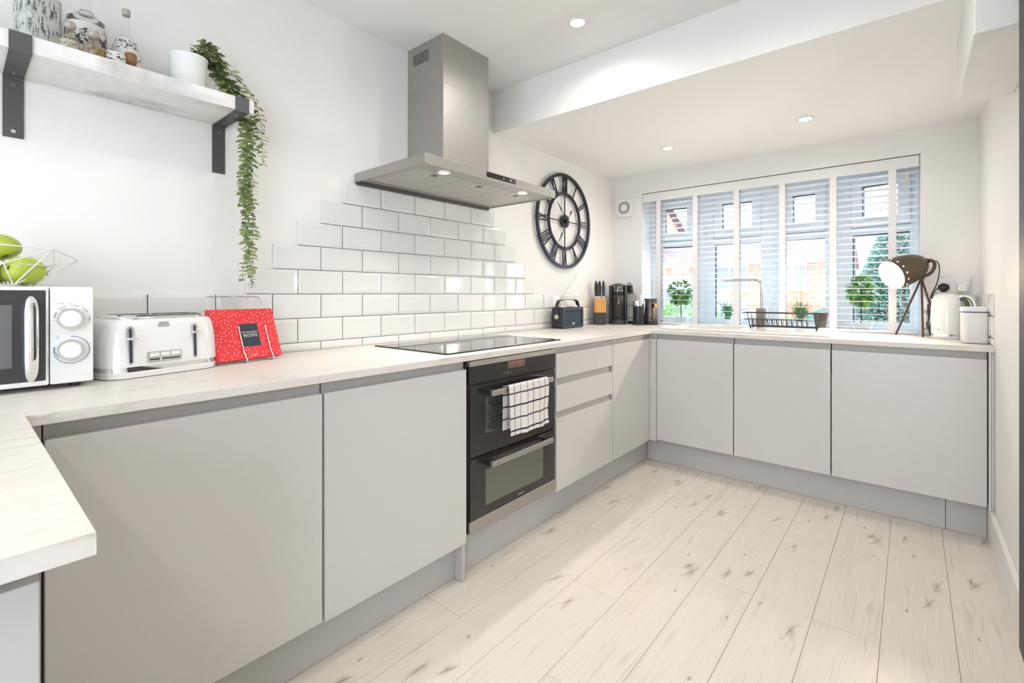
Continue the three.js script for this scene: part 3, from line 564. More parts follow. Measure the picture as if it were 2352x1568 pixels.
// shelf, its brackets belong to it
{
  const woodTex = dataTex(256, 1024, (u, v) => {
    const g = fbm(u * 20, v * 5, 20, 5, 61, 4), c = fbm(u * 3, v * 7, 3, 7, 62, 4), wear = Math.max(0, c - 0.56) * 3.4 * (0.35 + g), f = fbm(u * 70, v * 20, 70, 20, 63, 2) - 0.5;
    return [236 - wear * 88 + f * 10, 234 - wear * 92 + f * 10, 234 - wear * 93 + f * 10];
  });
  const wood = std(1, 1, 1, 0.6, 0, { map: woodTex });
  const t = thing('wall_shelf', 'whitewashed wooden wall shelf on two black steel brackets', 'shelf', [0, 1.751, -0.2]);
  part(t, 'board', metric(b6(0.001, 0.221, 0, 0.0455, -0.475, 0.36, 0.003), 1), wood);
  const th = 0.005, yb = -0.175;
  for (const zc of [0.086, -0.436]) {
    const b = part(t, 'bracket', [b6(0.0006, th, yb, -0.0006, zc - 0.021, zc + 0.021, 0.001), b6(0.0006, 0.227, -0.0056, -0.0004, zc - 0.021, zc + 0.021, 0.001), b6(0.2215, 0.2268, -0.005, 0.045, zc - 0.021, zc + 0.021, 0.001), rod(V(0.0052, -0.0055, zc - 0.0205), V(0.0052, -0.0055, zc + 0.0205), 0.0052, 12)], mat.iron);
    const sc = (x, y, flat) => new THREE.CylinderGeometry(0.0052, 0.0052, 0.002, 14).rotateZ(flat ? 0 : Math.PI / 2).translate(x, y, zc);
    part(b, 'screw', [sc(0.0055, -0.027), sc(0.0055, -0.158), sc(0.045, -0.0061, 1), sc(0.175, -0.0061, 1)], mat.chromeSoft);
  }
}
const SH = 1.7968;
// bottles on the shelf
const glass = phy(0.96, 0.97, 0.97, 0.02, 0, { transmission: 1, thickness: 0, ior: 1.45 });
const amber = phy(0.86, 0.80, 0.72, 0.04, 0, { transmission: 0.9, thickness: 0, ior: 1.45 });
function blotch(s, dark, light, gold, dens = 60) {
  return canvasTex(512, 512, (x, w, h) => {
    let q = s; const R = () => (q = (q * 1664525 + 1013904223) >>> 0) / 4294967296;
    x.fillStyle = light; x.fillRect(0, 0, w, h);
    for (let i = 0; i < dens; i++) {
      x.fillStyle = R() < 0.72 ? dark : (gold && R() < 0.6 ? gold : '#8e8a84'); x.globalAlpha = 0.55 + 0.45 * R(); const px = R() * w, py = h * (0.08 + 0.62 * R()), a = 18 + 34 * R();
      x.beginPath(); x.moveTo(px, py); for (let k = 0; k < 6; k++) x.quadraticCurveTo(px + (R() - 0.5) * a * 2, py + (R() - 0.5) * a * 3, px + (R() - 0.5) * a, py + (k + 1) * a * 0.42); x.closePath(); x.fill();
    }
    for (let i = 0; i < 90; i++) { x.strokeStyle = R() < 0.5 ? dark : '#6d6a66'; x.globalAlpha = 0.35; x.lineWidth = 1 + 3 * R(); x.beginPath(); const px = R() * w, py = R() * h; x.moveTo(px, py); x.quadraticCurveTo(px + 30 * (R() - 0.5), py + 20, px + 40 * (R() - 0.5), py + 44 * R()); x.stroke(); }
  });
}
function bottle(label, z, x, body, neck, lab, tex, gl, round = 0.3) {
  const t = thing('bottle', label, 'bottle', [x, SH, z], Math.PI / 2 + 0.3);
  part(t, 'glass', body, gl);
  if (neck) part(t, 'stopper', neck, phy(0.42, 0.39, 0.35, 0.15, 0.1));
  if (lab) part(t, 'printed_label', lab, std(1, 1, 1, 0.55, 0, { map: tex, side: THREE.DoubleSide }));
  return t;
}
const wrapLabel = (r, y0, y1, a0 = 0, len = Math.PI * 2) => new THREE.CylinderGeometry(r, r, y1 - y0, 40, 1, true, a0, len).translate(0, (y0 + y1) / 2, 0);
{
  const sq = (L, D, r, lv) => loft(lv.map(([y, k]) => [y, L * k, D * k, r * k]), [1, 0], 6, 0.7);
  const sqLab = loft([[0.012, 0.0832, 0.0832, 0.02], [0.162, 0.0832, 0.0832, 0.02]], [0, 0], 6), sp = sqLab.attributes.position, su = new Float32Array(sp.count * 2);
  for (let i = 0; i < sp.count; i++) { su[2 * i] = (Math.abs(sp.getX(i)) > Math.abs(sp.getZ(i)) ? sp.getZ(i) : sp.getX(i)) / 0.0832 + 0.5; su[2 * i + 1] = (sp.getY(i) - 0.012) / 0.15; }
  sqLab.setAttribute('uv', new THREE.BufferAttribute(su, 2));
  bottle('large square glass bottle with a white and black floral print, leftmost on the shelf', -0.157, 0.085, sq(0.082, 0.082, 0.02, [[0, 0.96], [0.004, 1], [0.165, 1], [0.19, 0.8], [0.205, 0.4], [0.245, 0.36], [0.25, 0.4]]), lathe([[0, 0.245], [0.018, 0.245], [0.018, 0.28], [0.012, 0.29], [0, 0.29]], 20), sqLab, blotch(31, '#1d2731', '#c3c6bf', '#7d8478', 75), glass);
  bottle('round glass bottle with bold black print and a tall neck, behind the flask', -0.258, 0.085, lathe([[0, 0], [0.044, 0], [0.047, 0.005], [0.047, 0.125], [0.043, 0.14], [0.028, 0.152], [0.019, 0.16], [0.0145, 0.17], [0.0135, 0.225], [0.016, 0.228]], 32), lathe([[0, 0.226], [0.016, 0.226], [0.017, 0.25], [0, 0.252]], 20), [wrapLabel(0.0474, 0.008, 0.122), lathe([[0.0433, 0.141], [0.0285, 0.1525]], 32), lathe([[0.0195, 0.1604], [0.0152, 0.17]], 32)], blotch(57, '#10131f', '#d2cfcb', null, 110), glass);
  bottle('slim clear bottle with a long thin neck and dark print, nearest the plant pot', -0.352, 0.085, lathe([[0, 0], [0.034, 0], [0.037, 0.005], [0.037, 0.078], [0.033, 0.098], [0.022, 0.125], [0.0135, 0.14], [0.010, 0.15], [0.009, 0.20], [0.0115, 0.203]], 32), lathe([[0, 0.200], [0.0105, 0.200], [0.011, 0.218], [0, 0.222]], 18), [wrapLabel(0.0374, 0.006, 0.078), lathe([[0.0376, 0.078], [0.0336, 0.098], [0.0228, 0.124]], 40)], blotch(83, '#151a28', '#d9d6d3', null, 60), glass);
  bottle('small brownish bottle with a ball stopper in front of the first two bottles', -0.2135, 0.165, lathe([[0, 0], [0.019, 0], [0.021, 0.004], [0.021, 0.036], [0.017, 0.048], [0.008, 0.058], [0.007, 0.068]], 24), new THREE.SphereGeometry(0.0135, 18, 12).translate(0, 0.081, 0), wrapLabel(0.0214, 0.004, 0.035), blotch(19, '#22211f', '#b9b2a4', '#6d6250', 60), amber);
  bottle('small round flask with a black and gold label in front of the striped bottle', -0.2635, 0.165, lathe([[0, 0], [0.021, 0], [0.026, 0.008], [0.027, 0.024], [0.023, 0.042], [0.012, 0.052], [0.009, 0.056], [0.009, 0.066]], 28), new THREE.SphereGeometry(0.0145, 18, 12).scale(1, 0.85, 1).translate(0, 0.074, 0), wrapLabel(0.0274, 0.006, 0.034, -0.4, 2.0), blotch(71, '#17140c', '#8f7a45', '#d8b44c', 90), amber);
  const s3 = bottle('tiny square bottle with a white pitched top and dark print, beside the flask', -0.311, 0.165, sq(0.036, 0.036, 0.006, [[0, 0.97], [0.002, 1], [0.04, 1], [0.052, 0.55], [0.06, 0.3], [0.066, 0.3]]), null, wrapLabel(0.0258, 0.004, 0.038), blotch(101, '#141722', '#d8d6d2', null, 70), glass);
  const ck = thing('bottle', 'miniature bottle with a round brown cork top before the slim bottle', 'bottle', [0.168, SH, -0.347]);
  part(ck, 'glass', lathe([[0, 0], [0.012, 0], [0.0135, 0.003], [0.0135, 0.014], [0.009, 0.02], [0.009, 0.024]], 20), glass); part(ck, 'cork', lathe([[0, 0.021], [0.0125, 0.022], [0.0155, 0.030], [0.014, 0.036], [0.0155, 0.042], [0.014, 0.052], [0, 0.054]], 22), std(0.26, 0.12, 0.05, 0.7));
}

// ---------------------------------------------------------------- leaves
function leafGeo(L, Wd, cup = 0.15, bend = 0.2) {       // along +y, facing +z
  const n = 4, p = [], w = [0, 0.78, 1, 0.72, 0], q = (a, b, c) => p.push(...a, ...b, ...c);
  const pt = (i, s) => { const k = i / n, ww = w[i] * Wd / 2; return [s * ww, k * L, (Math.abs(s) ? cup * ww : 0) - bend * L * k * k * 0.5]; };
  for (let i = 0; i < n; i++) for (const s of [-1, 1]) { const a = pt(i, 0), b = pt(i, s), c = pt(i + 1, s), d = pt(i + 1, 0); if (i > 0) s > 0 ? q(a, b, c) : q(a, c, b); if (i < n - 1 || true) s > 0 ? q(a, c, d) : q(a, d, c); }
  const g = new THREE.BufferGeometry(); g.setAttribute('position', new THREE.Float32BufferAttribute(p, 3)); g.computeVertexNormals(); return clean(g);
}
const UPY = V(0, 1, 0);
function aim(m, dir, face) { const y = dir.clone().normalize(), z = face.clone().sub(y.clone().multiplyScalar(face.dot(y))).normalize(), x = y.clone().cross(z); m.quaternion.setFromRotationMatrix(new THREE.Matrix4().makeBasis(x, y, z)); }
// trailing plant in its pot on the shelf
{
  const pot = thing('plant_pot', 'white ridged plant pot at the right end of the shelf', 'pot', [0.108, SH + 0.0004, -0.513]);
  part(pot, 'pot', lathe([[0, 0], [0.044, 0], [0.046, 0.003], [0.0478, 0.036], [0.0502, 0.038], [0.0502, 0.041], [0.0482, 0.043], [0.0482, 0.046], [0.0508, 0.048], [0.0508, 0.051], [0.0492, 0.053], [0.054, 0.116], [0.056, 0.118], [0.056, 0.122], [0.052, 0.122], [0.0505, 0.10], [0, 0.10]], 48), mat.whiteMatte);
  part(pot, 'soil', cyl(0.049, 0.049, 0.006, 0, 0.097, 0, 28), std(0.06, 0.045, 0.03, 0.95));
  const t = thing('trailing_plant', 'green trailing plant spilling from the shelf pot and hanging down the wall', 'plant', [0.108, SH + 0.10, -0.513]);
  const O = t.position, geos = [leafGeo(0.025, 0.018), leafGeo(0.021, 0.015, 0.3), leafGeo(0.029, 0.020, 0.1)], mats = [mat.leafA, mat.leafB, mat.leafC], stems = [], rest = [];
  let count = 0; seed = 777;
  const tops = [];
  const strand = (hx, hz, yEnd, ex, ez, h0) => {
    const s = V(rr(-0.02, 0.02), 0.005, rr(-0.03, 0.01)), lift = V(rr(-0.03, 0.03), h0, -0.05 + rr(-0.02, 0.02)), edge = V(hx - O.x, -0.085 + rr(0, 0.03), hz - O.z + 0.03), over = V(hx - O.x, -0.14, hz - O.z), P = [s, lift, V((lift.x + edge.x) / 2, (lift.y * 0.35 + edge.y * 0.65) + 0.02, (lift.z + edge.z) / 2), edge, over];
    const nn = Math.max(2, Math.round((over.y + O.y - yEnd) / 0.10));
    for (let i = 1; i <= nn; i++) { const k = i / nn; P.push(V(over.x + (ex - O.x - over.x) * k + rr(-0.006, 0.006), over.y + (yEnd - O.y - over.y) * k, over.z + (ez - O.z - over.z) * k + rr(-0.006, 0.006))); }
    const c = new THREE.CatmullRomCurve3(P, false, 'centripetal'), len = c.getLength(); stems.push(new THREE.TubeGeometry(c, Math.round(len * 60), 0.0009, 5));
    const n = Math.round(len / 0.0145);
    for (let i = 2; i <= n; i++) {
      const u = i / n, p = c.getPointAt(u), tan = c.getTangentAt(u), a0 = rr(0, 6.28);
      for (const s2 of [0, Math.PI]) {
        const side = V(Math.cos(a0 + s2), 0.15, Math.sin(a0 + s2)); side.addScaledVector(tan, 0.35 + rr(-0.15, 0.2)); const face = V(0.5 + rr(-0.4, 0.5), 0.8, rr(-0.6, 0.6));
        const k = (u > 0.9 ? 0.68 : 1) * rr(0.85, 1.3); const gi = Math.floor(rnd() * 3), mi = Math.floor(rnd() * 3);
        const m = new THREE.Object3D(); m.position.copy(p); aim(m, side, face); m.scale.setScalar(k);
        count % 3 !== 2 && tops.length < 298 ? tops.push([m, gi, mi]) : rest.push([m, gi, mi]); count++;
      }
    }
  };
  strand(0.155, -0.692, 1.155, 0.15, -0.698, 0.075); strand(0.10, -0.688, 1.165, 0.10, -0.712, 0.05); strand(0.14, -0.682, 1.185, 0.135, -0.672, 0.06); strand(0.06, -0.69, 1.22, 0.07, -0.722, 0.045); strand(0.17, -0.715, 1.60, 0.17, -0.728, 0.085); strand(0.16, -0.685, 1.34, 0.155, -0.675, 0.03); strand(0.10, -0.69, 1.45, 0.1, -0.712, 0.07);
  for (let i = 0; i < 5; i++) strand(rr(0.08, 0.19), -0.66 + rr(-0.01, 0.02), 1.735, rr(0.1, 0.2), -0.688, rr(0.02, 0.09));
  part(t, 'stem', stems, mat.stem);
  for (const [o, g, m] of tops) { const l = part(t, 'leaf', geos[g], mats[m]); l.position.copy(o.position); l.quaternion.copy(o.quaternion); l.scale.copy(o.scale); }
  part(t, 'foliage', rest.map(([o, g]) => { o.updateMatrix(); return geos[g].clone().applyMatrix4(o.matrix); }), mat.leafA, null, 'stuff');
}
// plants on the window sill
function topiary() {
  const t = thing('topiary_plant', '', 'plant', [0, 0, 0]); seed = 4242;
  part(t, 'planter', loft([[0, 0.10, 0.085, 0.008], [0.056, 0.130, 0.10, 0.01], [0.056, 0.122, 0.093, 0.008], [0.045, 0.112, 0.09, 0.008]].map((l) => l), [1, 1], 4), mat.white);
  part(t, 'trunk', tube([V(0, 0.02, 0), V(0.002, 0.10, 0.002), V(-0.001, 0.20, 0), V(0, 0.28, 0)], 0.0042, 16, 8), std(0.07, 0.05, 0.035, 0.8));
  const g = [leafGeo(0.056, 0.031, 0.2, 0.5), leafGeo(0.047, 0.026, 0.25, 0.4)], m = [std(0.13, 0.34, 0.07, 0.35, 0, { side: THREE.DoubleSide }), std(0.27, 0.50, 0.11, 0.35, 0, { side: THREE.DoubleSide }), std(0.09, 0.24, 0.08, 0.35, 0, { side: THREE.DoubleSide })];
  for (let i = 0; i < 170; i++) {
    const a = i * 2.39996, y = 1 - 2 * (i + 0.5) / 170, R = Math.sqrt(1 - y * y), d = V(R * Math.cos(a), y, R * Math.sin(a)), k = i % 3 ? 0.072 : 0.044;
    const l = part(t, 'leaf', g[i % 2], m[(i * 7) % 3]); l.position.set(d.x * k * 1.15, 0.254 + d.y * k * 0.98, d.z * k * 0.62); aim(l, d.clone().add(V(rr(-0.6, 0.6), rr(-0.75, 0.25), rr(-0.6, 0.6))), d.clone().add(V(0, 0.6, 0)));
  }
  return t;
}
{
  const a = topiary(); a.position.set(0.533, WT + 0.0003, -3.80); a.userData.label = 'ball-shaped leafy plant in a white planter on the sill, nearest the coffee machine';
  copy(a, 'ball-shaped leafy plant in a white planter on the sill, left of the tripod lamp', [1.706, WT + 0.0003, -3.79], 1.9);
}
function grassPlant() {
  const t = thing('grass_plant', '', 'plant', [0, 0, 0]); seed = 909;
  part(t, 'pot', lathe([[0, 0], [0.030, 0], [0.033, 0.003], [0.038, 0.05], [0.034, 0.05], [0.032, 0.042], [0, 0.042]], 24), mat.white);
  const gs = [];
  for (let i = 0; i < 190; i++) {
    const a = rr(0, 6.283), r0 = rr(0, 0.02), L = rr(0.10, 0.27), lean = rr(0.3, 1.25), w = 0.0016, p = [], seg = 4, P = [];
    for (let k = 0; k <= seg; k++) { const u = k / seg; P.push(V(Math.cos(a) * (r0 + lean * L * u * u * 0.8), 0.04 + L * u * (1 - 0.22 * u * lean), Math.sin(a) * (r0 + lean * L * u * u * 0.8) * 0.42)); }
    const s = V(-Math.sin(a), 0, Math.cos(a));
    for (let k = 0; k < seg; k++) { const w0 = w * (1 - k / seg * 0.7), w1 = w * (1 - (k + 1) / seg * 0.7), A = P[k].clone().addScaledVector(s, w0), B = P[k].clone().addScaledVector(s, -w0), C = P[k + 1].clone().addScaledVector(s, -w1), D = P[k + 1].clone().addScaledVector(s, w1); for (const q of [A, B, C, A, C, D]) p.push(q.x, q.y, q.z); }
    const g = new THREE.BufferGeometry(); g.setAttribute('position', new THREE.Float32BufferAttribute(p, 3)); g.computeVertexNormals(); gs.push(g);
  }
  const lg = leafGeo(0.016, 0.007, 0.2); for (let i = 0; i < 260; i++) { const o = new THREE.Object3D(), a = rr(0, 6.283), r = rr(0.0, 0.055); o.position.set(Math.cos(a) * r, rr(0.05, 0.14), Math.sin(a) * r * 0.7); aim(o, V(rr(-1, 1), rr(0, 1.4), rr(-1, 1)), V(rr(-1, 1), 1, rr(-1, 1))); o.updateMatrix(); gs.push(lg.clone().applyMatrix4(o.matrix)); }
  part(t, 'foliage', gs, std(0.13, 0.33, 0.13, 0.5, 0, { side: THREE.DoubleSide }), null, 'stuff');
  return t;
}
{
  const a = grassPlant(); a.position.set(0.885, WT + 0.0003, -3.815); a.userData.label = 'feathery green plant in a white pot on the sill, under the tap spout';
  copy(a, 'feathery green plant in a white pot on the sill, behind the dish rack', [1.365, WT + 0.0003, -3.815], 0.25);
}

// ---------------------------------------------------------------- things on the worktop, left run
{
  const t = thing('microwave', 'white microwave with a black door, chrome handle and two round dials', 'microwave', [0.02, WT, -0.02]), x1 = 0.31, zl = 0.222, zr = -0.219, zd = -0.137;   // zd: the split between door and panel
  part(t, 'casing', b6(0.0, 0.292, 0.0135, 0.256, zr, zl, 0.006), mat.white);
  part(t, 'foot', [0.03, 0.26].flatMap((x) => [zr + 0.03, zl - 0.03].map((z) => cyl(0.012, 0.012, 0.0138, x, 0, z, 14))), mat.black);
  const d = part(t, 'door', b6(0.2925, x1, 0.0135, 0.256, zd + 0.001, zl, 0.004), mat.white);
  part(d, 'door_glass', b6(x1 - 0.004, x1 + 0.0012, 0.026, 0.247, zd + 0.007, zl - 0.008, 0.001), phy(0.045, 0.045, 0.05, 0.12, 0));
  part(d, 'viewing_window', b6(x1 + 0.001, x1 + 0.0017, 0.062, 0.212, -0.073, zl - 0.06, 0.0003), phy(0.16, 0.165, 0.175, 0.2, 0.2));
  const hs = []; for (let i = 0; i <= 20; i++) { const k = i / 20, y = 0.028 + 0.204 * k; hs.push(V(x1 + 0.004 + 0.024 * Math.sin(Math.PI * k) ** 0.6, y, -0.104)); }
  const hp = new THREE.CatmullRomCurve3(hs), sh = new THREE.Shape(); sh.absellipse(0, 0, 0.0045, 0.0125, 0, Math.PI * 2);
  const body = new THREE.SphereGeometry(1, 28, 20); { const p = body.attributes.position; for (let i = 0; i < p.count; i++) { const y = p.getY(i), s = Math.sign(y) * Math.pow(Math.abs(y), 0.55), w = Math.pow(Math.max(0, 1 - Math.abs(s) ** 7), 0.5) / Math.max(1e-4, Math.hypot(p.getX(i), p.getZ(i))); p.setXYZ(i, p.getX(i) * w * 0.006 + 0.019 * Math.sqrt(Math.max(0, 1 - s * s * 0.85)), s * 0.103, p.getZ(i) * w * 0.0125); } body.computeVertexNormals(); }
  part(d, 'handle', [body.translate(x1 + 0.004, 0.130, -0.104), b6(x1 - 0.001, x1 + 0.012, 0.034, 0.05, -0.109, -0.099), b6(x1 - 0.001, x1 + 0.012, 0.21, 0.226, -0.109, -0.099)], mat.chrome, 'curved chrome handle');
  const pt = canvasTex(512, 1408, (x, w, h) => {
    x.fillStyle = '#f2f2f2'; x.fillRect(0, 0, w, h); x.strokeStyle = x.fillStyle = '#1f4a72'; x.lineCap = 'round';
    const dial = (cy, a0, a1, n) => { x.lineWidth = 9; x.beginPath(); x.arc(256, cy, 216, a0, a1); x.stroke(); };
    x.font = '24px sans-serif'; x.textAlign = 'center'; x.fillStyle = '#5f7185'; x.fillText('POWER', 120, 262);
    for (let i = 0; i < 5; i++) { const a = Math.PI + i * Math.PI / 4.4 + 0.12; x.lineWidth = 7; x.beginPath(); x.arc(256, 505, 216, a + 0.08, a + 0.42); x.stroke(); x.beginPath(); x.arc(256 + 216 * Math.cos(a), 505 + 216 * Math.sin(a), 7, 0, 7); x.fill(); }
    x.font = '17px sans-serif'; for (const [s, a] of [['LOW', 3.05], ['DEFROST', 3.9], ['M.LOW', 4.65], ['MED', 5.35], ['M.HIGH', 5.75], ['HIGH', 6.35]]) x.fillText(s, 256 + 236 * Math.cos(a) * 0.92, 508 + 246 * Math.sin(a));
    x.fillText('TIME', 92, 792); x.fillText('(MIN)', 92, 818); x.strokeStyle = '#2a5a80'; dial(1010, -1.62, 3.4, 0);
    ['0', '1', '2', '3', '4', '5', '6', '8', '10', '15', '20', '25', '30', '35'].forEach((s, i) => { const a = -1.5 + i * 0.375; x.fillText(s, 256 + 238 * Math.cos(a), 1016 + 240 * Math.sin(a)); });
  });
  part(t, 'control_panel', b6(0.2925, x1, 0.0135, 0.256, zr, zd - 0.001, 0.004), mat.white);
  part(t, 'dial_print', new THREE.PlaneGeometry(0.0795, 0.2186).rotateY(Math.PI / 2).translate(x1 + 0.0004, 0.1445, -0.1775), std(1, 1, 1, 0.3, 0, { map: pt }));
  for (const y of [0.176, 0.098]) {
    const k = part(t, 'dial', new THREE.CylinderGeometry(0.0265, 0.0285, 0.018, 40).rotateZ(-Math.PI / 2).translate(x1 + 0.0095, y, -0.1735), mat.chrome, 'chrome-edged dial');
    part(k, 'dial_face', new THREE.CylinderGeometry(0.0195, 0.0205, 0.003, 40).rotateZ(-Math.PI / 2).translate(x1 + 0.0195, y, -0.1735), mat.white);
  }
}
// fruit bowl and apples on the microwave
{
  const y0 = 1.1496, t = thing('wire_fruit_bowl', 'white geometric wire fruit bowl standing on the microwave', 'bowl', [0.185, y0, -0.055]);
  const P = [], n = 6; for (let i = 0; i < n; i++) { const a = i * Math.PI / 3 + 0.5; P.push(V(0.085 * Math.cos(a), 0.003, 0.085 * Math.sin(a))); }
  const Q = []; for (let i = 0; i < n; i++) { const a = i * Math.PI / 3 + 0.2, r = [0.15, 0.16, 0.15, 0.155, 0.19, 0.15][i]; Q.push(V(r * Math.cos(a), [0.10, 0.085, 0.10, 0.09, 0.078, 0.095][i], r * Math.sin(a))); }
  const M = []; for (let i = 0; i < n; i++) { const a = i * Math.PI / 3 + 0.85; M.push(V(0.128 * Math.cos(a), 0.055, 0.128 * Math.sin(a))); }
  const w = [], e = (a, b) => w.push(rod(a, b, 0.0017, 6));
  for (let i = 0; i < n; i++) { const j = (i + 1) % n; e(P[i], P[j]); e(P[i], M[i]); e(P[j], M[i]); e(M[i], Q[i]); e(M[i], Q[j]); e(Q[i], Q[j]); e(P[i], Q[i]); e(M[i], M[j]); }
  e(P[0], P[3]); e(P[1], P[4]); e(P[2], P[5]);
  part(t, 'wire', w, mat.white);
  const ap = (x, y, z, label, rx) => {
    const a = thing('apple', label, 'apple', [x, y, z]), prof = []; for (let i = 0; i <= 24; i++) { const th = Math.PI * i / 24, r = 0.042 * Math.sin(th) ** 0.86 * (1 + 0.06 * Math.cos(th)); prof.push([Math.max(0, r), -0.039 * Math.cos(th) * (1 - 0.30 * Math.exp(-((Math.sin(th) / 0.32) ** 2)))]); }
    const skin = dataTex(128, 64, (u, v) => { const s = fbm(u * 30, v * 24, 30, 24, 15, 3), f = fbm(u * 4, v * 4, 4, 4, 16, 3) - 0.5; const d = s > 0.68 ? 12 : 0; return [176 + f * 40 + d, 190 + f * 24 + d, 66 + f * 26 + d]; });
    const R = new THREE.Matrix4().makeRotationFromEuler(new THREE.Euler(rx, 0.3, 0.25)), T = (g) => g.applyMatrix4(R);
    part(a, 'fruit', T(lathe(prof, 32)), phy(1, 1, 1, 0.32, 0, { map: skin }));
    part(a, 'calyx', T(new THREE.ConeGeometry(0.006, 0.006, 6).translate(0, -0.0275, 0)), std(0.10, 0.07, 0.03, 0.9)); part(a, 'stalk', T(rod(V(0, 0.027, 0), V(0.004, 0.043, 0.002), 0.0014)), std(0.14, 0.09, 0.04, 0.8));
    a.scale.set(1.03, 0.86, 1.06); return a;
  };
  ap(0.215, 1.1900, -0.122, 'green apple lying lowest in the wire bowl, above the microwave handle', -1.9); ap(0.175, 1.2500, -0.076, 'green apple on top of the others in the wire bowl', 0.4); ap(0.20, 1.1900, -0.026, 'green apple in the wire bowl at the very left edge of the picture', 0.9); ap(0.116, 1.1900, -0.068, 'green apple half hidden at the back of the wire bowl', 0.3);
}
// toaster
{
  const t = thing('toaster', 'white four-slice toaster with chrome top, two levers and browning slider', 'toaster', [0.178, WT, -0.404], 104 * Math.PI / 180);
  part(t, 'base', loft([[0, 0.298, 0.166, 0.05], [0.003, 0.308, 0.176, 0.054], [0.018, 0.312, 0.180, 0.056], [0.0195, 0.31, 0.178, 0.055]], [1, 1], 10), mat.whiteGloss);
  part(t, 'chrome_band', loft([[0.0196, 0.31, 0.178, 0.055], [0.0335, 0.308, 0.176, 0.055]], [0, 0], 10), mat.chrome);
  const lv = [[0.0335, 0.312, 0.180, 0.056], [0.08, 0.3085, 0.177, 0.056], [0.125, 0.302, 0.171, 0.056], [0.148, 0.296, 0.165, 0.056], [0.160, 0.287, 0.156, 0.054], [0.166, 0.277, 0.146, 0.05]];
  part(t, 'body', loft(lv, [1, 1], 10, 0.9), mat.whiteGloss);
  const top = part(t, 'top_plate', loft([[0.166, 0.262, 0.141, 0.05], [0.174, 0.259, 0.138, 0.05], [0.1775, 0.250, 0.129, 0.046]], [0, 1], 10, 0.9), mat.chrome);
  part(top, 'toast_slot', [-0.022, 0.022].flatMap((z) => [-0.058, 0.058].map((x) => bx(0.10, 0.002, 0.022, x, 0.1777, z, 0.001))), mat.black);
  for (const x of [-0.1055, 0.0665]) {
    const sl = part(t, 'lever_slot', ext(poly([[-0.009, 0.136], [-0.006, 0.145], [0, 0.148], [0.006, 0.145], [0.009, 0.136], [0.0045, 0.044], [0, 0.041], [-0.0045, 0.044]]), 0.0025).rotateX(-0.052).translate(x, 0.0, 0.0925), mat.steelMatte);
    part(t, 'slot_gap', b6(x - 0.0026, x + 0.0026, 0.046, 0.141, 0.0, 0.0015).rotateX(-0.052).translate(0, 0, 0.0953), std(0.01, 0.03, 0.10, 0.4));
    part(t, 'lever', [new THREE.SphereGeometry(1, 20, 12).scale(0.0165, 0.0045, 0.009).translate(x, x < 0 ? 0.113 : 0.121, 0.0985)], mat.chrome);
  }
  const pan = part(t, 'browning_panel', ext(rrect(-0.046, 0.046, 0.041, 0.072, 0.003), 0.003, 0.001).rotateX(-0.035).translate(-0.0195, 0, 0.0915), mat.steelMatte);
  for (let i = 0; i < 3; i++) part(pan, 'button', ext(rrect(-0.0125, 0.0125, 0.0575, 0.068, 0.002), 0.002, 0.0006).rotateX(-0.035).translate(-0.0475 + i * 0.0285, 0, 0.0945), mat.white);
  part(pan, 'slider_track', b6(-0.060, 0.022, 0.0475, 0.051, 0, 0.0012).rotateX(-0.035).translate(0, 0, 0.0944), mat.black); part(pan, 'slider', bx(0.006, 0.010, 0.006, -0.033, 0.0495, 0.096, 0.001), mat.chrome);
  const bt = canvasTex(256, 72, (x, w, h) => { x.fillStyle = '#b9b9bb'; x.fillRect(0, 0, w, h); x.fillStyle = '#4b4b50'; x.font = 'bold 44px sans-serif'; x.textAlign = 'center'; x.fillText('Breville', w / 2, 51); });
  part(t, 'badge', ext(rrect(-0.0165, 0.0165, 0.1375, 0.1470, 0.0045), 0.0022).rotateX(-0.075).translate(-0.018, 0.004, 0.0915), mat.steelMatte); part(t, 'badge_lettering', new THREE.PlaneGeometry(0.027, 0.0075).rotateX(-0.075).translate(-0.018, 0.1527, 0.0834), std(1, 1, 1, 0.3, 0, { map: bt }));
}
